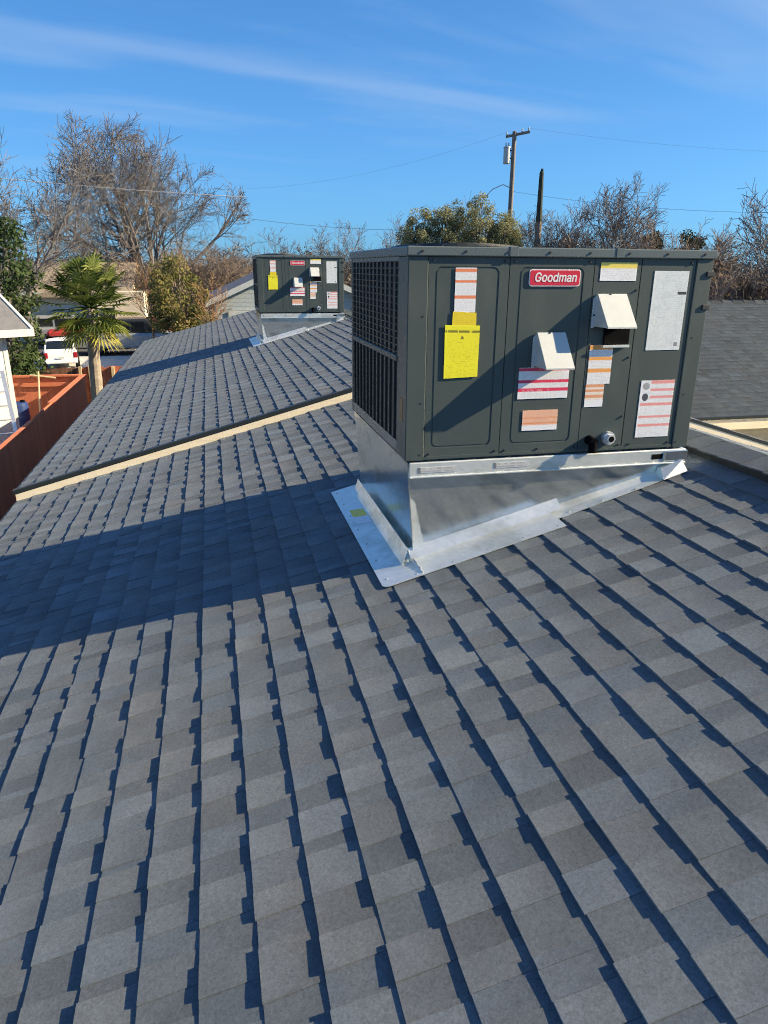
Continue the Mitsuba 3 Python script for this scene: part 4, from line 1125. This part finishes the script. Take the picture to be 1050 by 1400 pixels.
# ------------------------------------------------------------------ neighbouring houses
def simple_house(name, label, x0, x1, y0, y1, eave, ridge, wallm, roofm, axis='x', oh=.45):
    t = thing(name, label, 'house')
    put('wall', MB().box(x0, x1, y0, y1, ZG, eave + .02), wallm, t)
    th = .10
    if axis == 'x':        # ridge along x
        ym = (y0 + y1) / 2; k = (ridge - eave) / (ym - y0)
        rf = None
        for sgn, ye in ((-1, y0 - oh), (1, y1 + oh)):
            ze = eave - k * oh
            q = [(ye, ze), (ym, ridge), (ym, ridge + th), (ye, ze + th)]
            r_ = put('roof', MB().poly(sg.Polygon(q if sgn < 0 else q[::-1]), x1 - x0 + 2 * oh, 'yz', x0 - oh), roofm, t)
            put('fascia', MB().box(x0 - oh, x1 + oh, ye - .012 if sgn < 0 else ye - .01, ye + .01 if sgn < 0 else ye + .012, ze - .10, ze + th * .7), 'white_paint', t)
        gpoly = sg.Polygon([(y0, eave), (y1, eave), (ym, ridge)])
        put('gable', MB().poly(gpoly, x1 - x0, 'yz', x0), wallm, t)
    else:
        xm = (x0 + x1) / 2; k = (ridge - eave) / (xm - x0)
        for sgn, xe in ((-1, x0 - oh), (1, x1 + oh)):
            ze = eave - k * oh
            q = [(xe, ze), (xm, ridge), (xm, ridge + th), (xe, ze + th)]
            put('roof', MB().poly(sg.Polygon(q), y1 - y0 + 2 * oh, 'xz', y1 + oh), roofm, t)
            q = [(xe, ze - .10), (xm, ridge - .10), (xm, ridge + th + .02), (xe, ze + th + .02)]
            put('rake_board', MB().poly(sg.Polygon(q), .03, 'xz', y0 - oh - .002), 'white_paint', t)
        gpoly = sg.Polygon([(x0, eave), (x1, eave), (xm, ridge)])
        put('gable', MB().poly(gpoly, y1 - y0, 'xz', y1), wallm, t)
    return t


gar = simple_house('garage_house', 'cream house with a taupe roof behind the palm and parked cars', -16.5, -5.75, 44.6, 53.0, -.55, .95, 'stucco_cream', 'roof_taupe', 'x', .5)
put('wall', MB().box(-7.2, -4.55, 43.2, 49, ZG, -.62), 'stucco_cream', gar, label='sunlit cream wall right of the palm')
gd = put('garage_door', MB().box(-10.2, -7.5, 44.54, 44.6, ZG, -1.35), 'white_paint', gar)
for zz in (-1.9, -2.45, -3.0):
    put('panel_joint', MB().box(-10.18, -7.52, 44.535, 44.545, zz - .012, zz + .012), 'concrete', gd)
put('porch_roof', MB().poly(sg.Polygon([(-10.9, -.95), (-6.6, -.95), (-6.9, -.78), (-8.7, -.30), (-10.6, -.78)]), .8, 'xz', 44.7), 'roof_taupe', gar)
put('door', MB().box(-6.95, -6.25, 43.15, 43.2, ZG + .1, -1.5), 'drip', gar)
blue = simple_house('blue_house', 'pale blue grey house with white gable trim beyond the far end of the roof', -.55, 5.6, 27.2, 35, -.42, .95, 'siding_blue', 'roof_grey', 'y', .4)
put('garage_door', MB().box(.05, 4.2, 27.14, 27.2, ZG, -1.02), 'siding_blue', blue)
put('door_trim', MB().box(-.08, 4.3, 27.11, 27.195, -1.02, -.86).box(-.08, .05, 27.11, 27.195, ZG, -1.021), 'white_paint', blue)
for zz in np.arange(-3.4, -.45, .16):
    put('siding_board', MB().box(-.56, -.081, 27.17, 27.199, zz, zz + .152), 'siding_blue', blue)
for zz in np.arange(-.84, .6, .16):
    hw = 3.07 * (1 - max(zz + .16 + .42, 0) / 1.37)
    if hw > .1: put('siding_board', MB().box(2.525 - hw, 2.525 + hw, 27.17, 27.199, zz, zz + .152), 'siding_blue', blue)

gh = thing('grey_roof_house', 'neighbouring house at right showing only its wide grey roof and yellow fascia', 'house')
gx0, gx1, gy, gz, gr_y, gr_z = 6.12, 20.0, 6.35, -1.30, 10.55, .185
gs = (gr_z - gz) / (gr_y - gy)
frg = frame((gx0, gy, gz), (0, 1, gs), (1, 0, 0))
Lg = (gr_y - gy) * math.hypot(1, gs)
rg = put('roof', deck(frg, Lg - .004, gx1 - gx0, .06), 'felt', gh)
V, U = shingle_pieces(Lg, gx1 - gx0, frg, 71, hb=.0035, ht=.0055, lo=.10, hi=.26, sd=.10)
m, uv = shingle_mesh(V, U, frg)
put('shingle_field', m, 'shingle_old', rg, uv=uv, kind='stuff')
frb = frame((gx0, 2 * gr_y - gy, gz), (0, -1, gs), (1, 0, 0))
put('roof', deck(frb, Lg - .004, gx1 - gx0, .06, .006), 'roof_grey', gh)
rc = random.Random(9)
x = gx0
while x < gx1:
    w0 = .26
    put('ridge_cap', MB().hexa([[x, gr_y - .14, gr_z - .05], [x + w0, gr_y - .14, gr_z - .05], [x + w0, gr_y + .14, gr_z - .05], [x, gr_y + .14, gr_z - .05], [x, gr_y - .05, gr_z + .030 + rc.uniform(0, .012)], [x + w0 - .004, gr_y - .05, gr_z + .020], [x + w0 - .004, gr_y + .05, gr_z + .020], [x, gr_y + .05, gr_z + .03]]), 'shingle_old', rg, uv=np.array([[1 + rc.uniform(.1, .7), .4]] * 8))
    x += w0
put('drip_edge', MB().box(gx0, gx1, gy - .03, gy + .02, gz - .035, gz + .008), 'drip', gh)
put('fascia', MB().box(gx0, gx1, gy - .005, gy + .02, gz - .20, gz - .036), 'cream_board', gh)
put('wall', MB().poly(sg.Polygon([(gy + .5, ZG), (2 * gr_y - gy - .5, ZG), (2 * gr_y - gy - .5, gz + .05), (gr_y, gr_z - .15), (gy + .5, gz + .05)]), gx1 - gx0 - .8, 'yz', gx0 + .4), 'stucco_cream', gh)

# ------------------------------------------------------------------ poles and wires
up1 = thing('utility_pole', 'tall wooden utility pole with crossarm and a grey transformer', 'utility pole')
pb, pt_ = np.array([16.42, 38.75, ZG]), np.array([16.38, 38.76, 8.05])
put('shaft', MB().tubes([pb], [pt_], .17, .12, 12), 'pole_wood', up1)
ca, cb = np.array([15.95, 38.95, 7.80]), np.array([17.15, 38.44, 8.02])
arm = put('crossarm', MB().bar(ca, cb, .11, .13), 'pole_wood', up1)
for t in (.05, .35, .68, .95):
    p = ca * (1 - t) + cb * t
    m = trimesh.creation.revolve([[0, 0], [.03, 0], [.05, .05], [.03, .09], [.05, .12], [.02, .18], [0, .18]], sections=10); m.apply_translation(p + [0, 0, .06])
    put('insulator', m, 'metal_grey', arm)
m = trimesh.creation.revolve([[0, 0], [.17, 0], [.19, .03], [.19, .78], [.21, .80], [.19, .86], [.08, .90], [0, .90]], sections=18); m.apply_translation([16.03, 38.85, 6.42])
tr = put('transformer', m, 'metal_grey', up1, smooth=35)
put('bracket', MB().bar([16.03, 38.85, 7.1], [16.38, 38.76, 7.1], .05, .06).bar([16.03, 38.85, 6.7], [16.38, 38.76, 6.7], .05, .06), 'guard_black', tr)
for dx in (-.08, .08):
    m = trimesh.creation.revolve([[0, 0], [.03, 0], [.045, .06], [.03, .1], [.04, .14], [.015, .2], [0, .2]], sections=8); m.apply_translation([16.03 + dx, 38.85, 7.30]); put('bushing', m, 'metal_grey', tr)
arm2 = put('lamp_arm', MB().path([[16.4, 38.75, 5.15], [15.9, 38.85, 5.35], [15.35, 39.1, 5.10], [15.1, 39.2, 4.80]], .024, 6), 'metal_grey', up1)
put('lamp_head', MB().rbox(14.75, 15.15, 39.1, 39.32, 4.66, 4.80, .03), 'metal_grey', arm2)
up2 = thing('utility_pole', 'shorter dark pole with a blackened upper half right of the tall utility pole', 'pole')
put('shaft', MB().tubes([[15.85, 33.54, ZG]], [[15.83, 33.55, 3.1]], .19, .16, 10), 'bark_brown', up2)
put('upper_shaft', MB().tubes([[15.83, 33.55, 3.1]], [[15.81, 33.56, 5.35]], .155, .11, 10).tubes([[15.81, 33.56, 5.35]], [[15.83, 33.55, 5.55]], .105, .06, 8), 'pole_dark', up2, label='blackened upper half of the pole')


def wire(name, p, q, sag, label, r_=.016, m='wire'):
    p, q = np.array(p, float), np.array(q, float)
    t = np.linspace(0, 1, 25)[:, None]
    pts = p * (1 - t) + q * t - np.array([0, 0, 1]) * sag * 4 * t * (1 - t)
    put(name, MB().path(pts, r_, 5), m, label=label, cat='cable')


wire('power_line', (-30, 45.5, 7.2), (1.9, 47.1, 5.0), .4, 'pale overhead cable crossing the crown of the largest bare tree', .022, 'wire_pale')
wire('power_line', (1.7, 42.1, 3.45), (16.1, 38.9, 3.1), .35, 'thin overhead cable low over the distant air conditioner', .010)
wire('power_line', (ca[0], ca[1], 8.0), (-6, 60, 7.0), 1.5, 'overhead cable running left from the crossarm of the utility pole', .0035)
wire('power_line', (16.4, 38.7, 5.0), (30, 25, 3.4), .5, 'thin overhead cable sloping down to the right of the utility pole', .007)
wire('power_line', (cb[0], cb[1], 8.2), (60, 20, 9.5), 2.2, 'overhead cable leaving the right end of the crossarm', .0035)
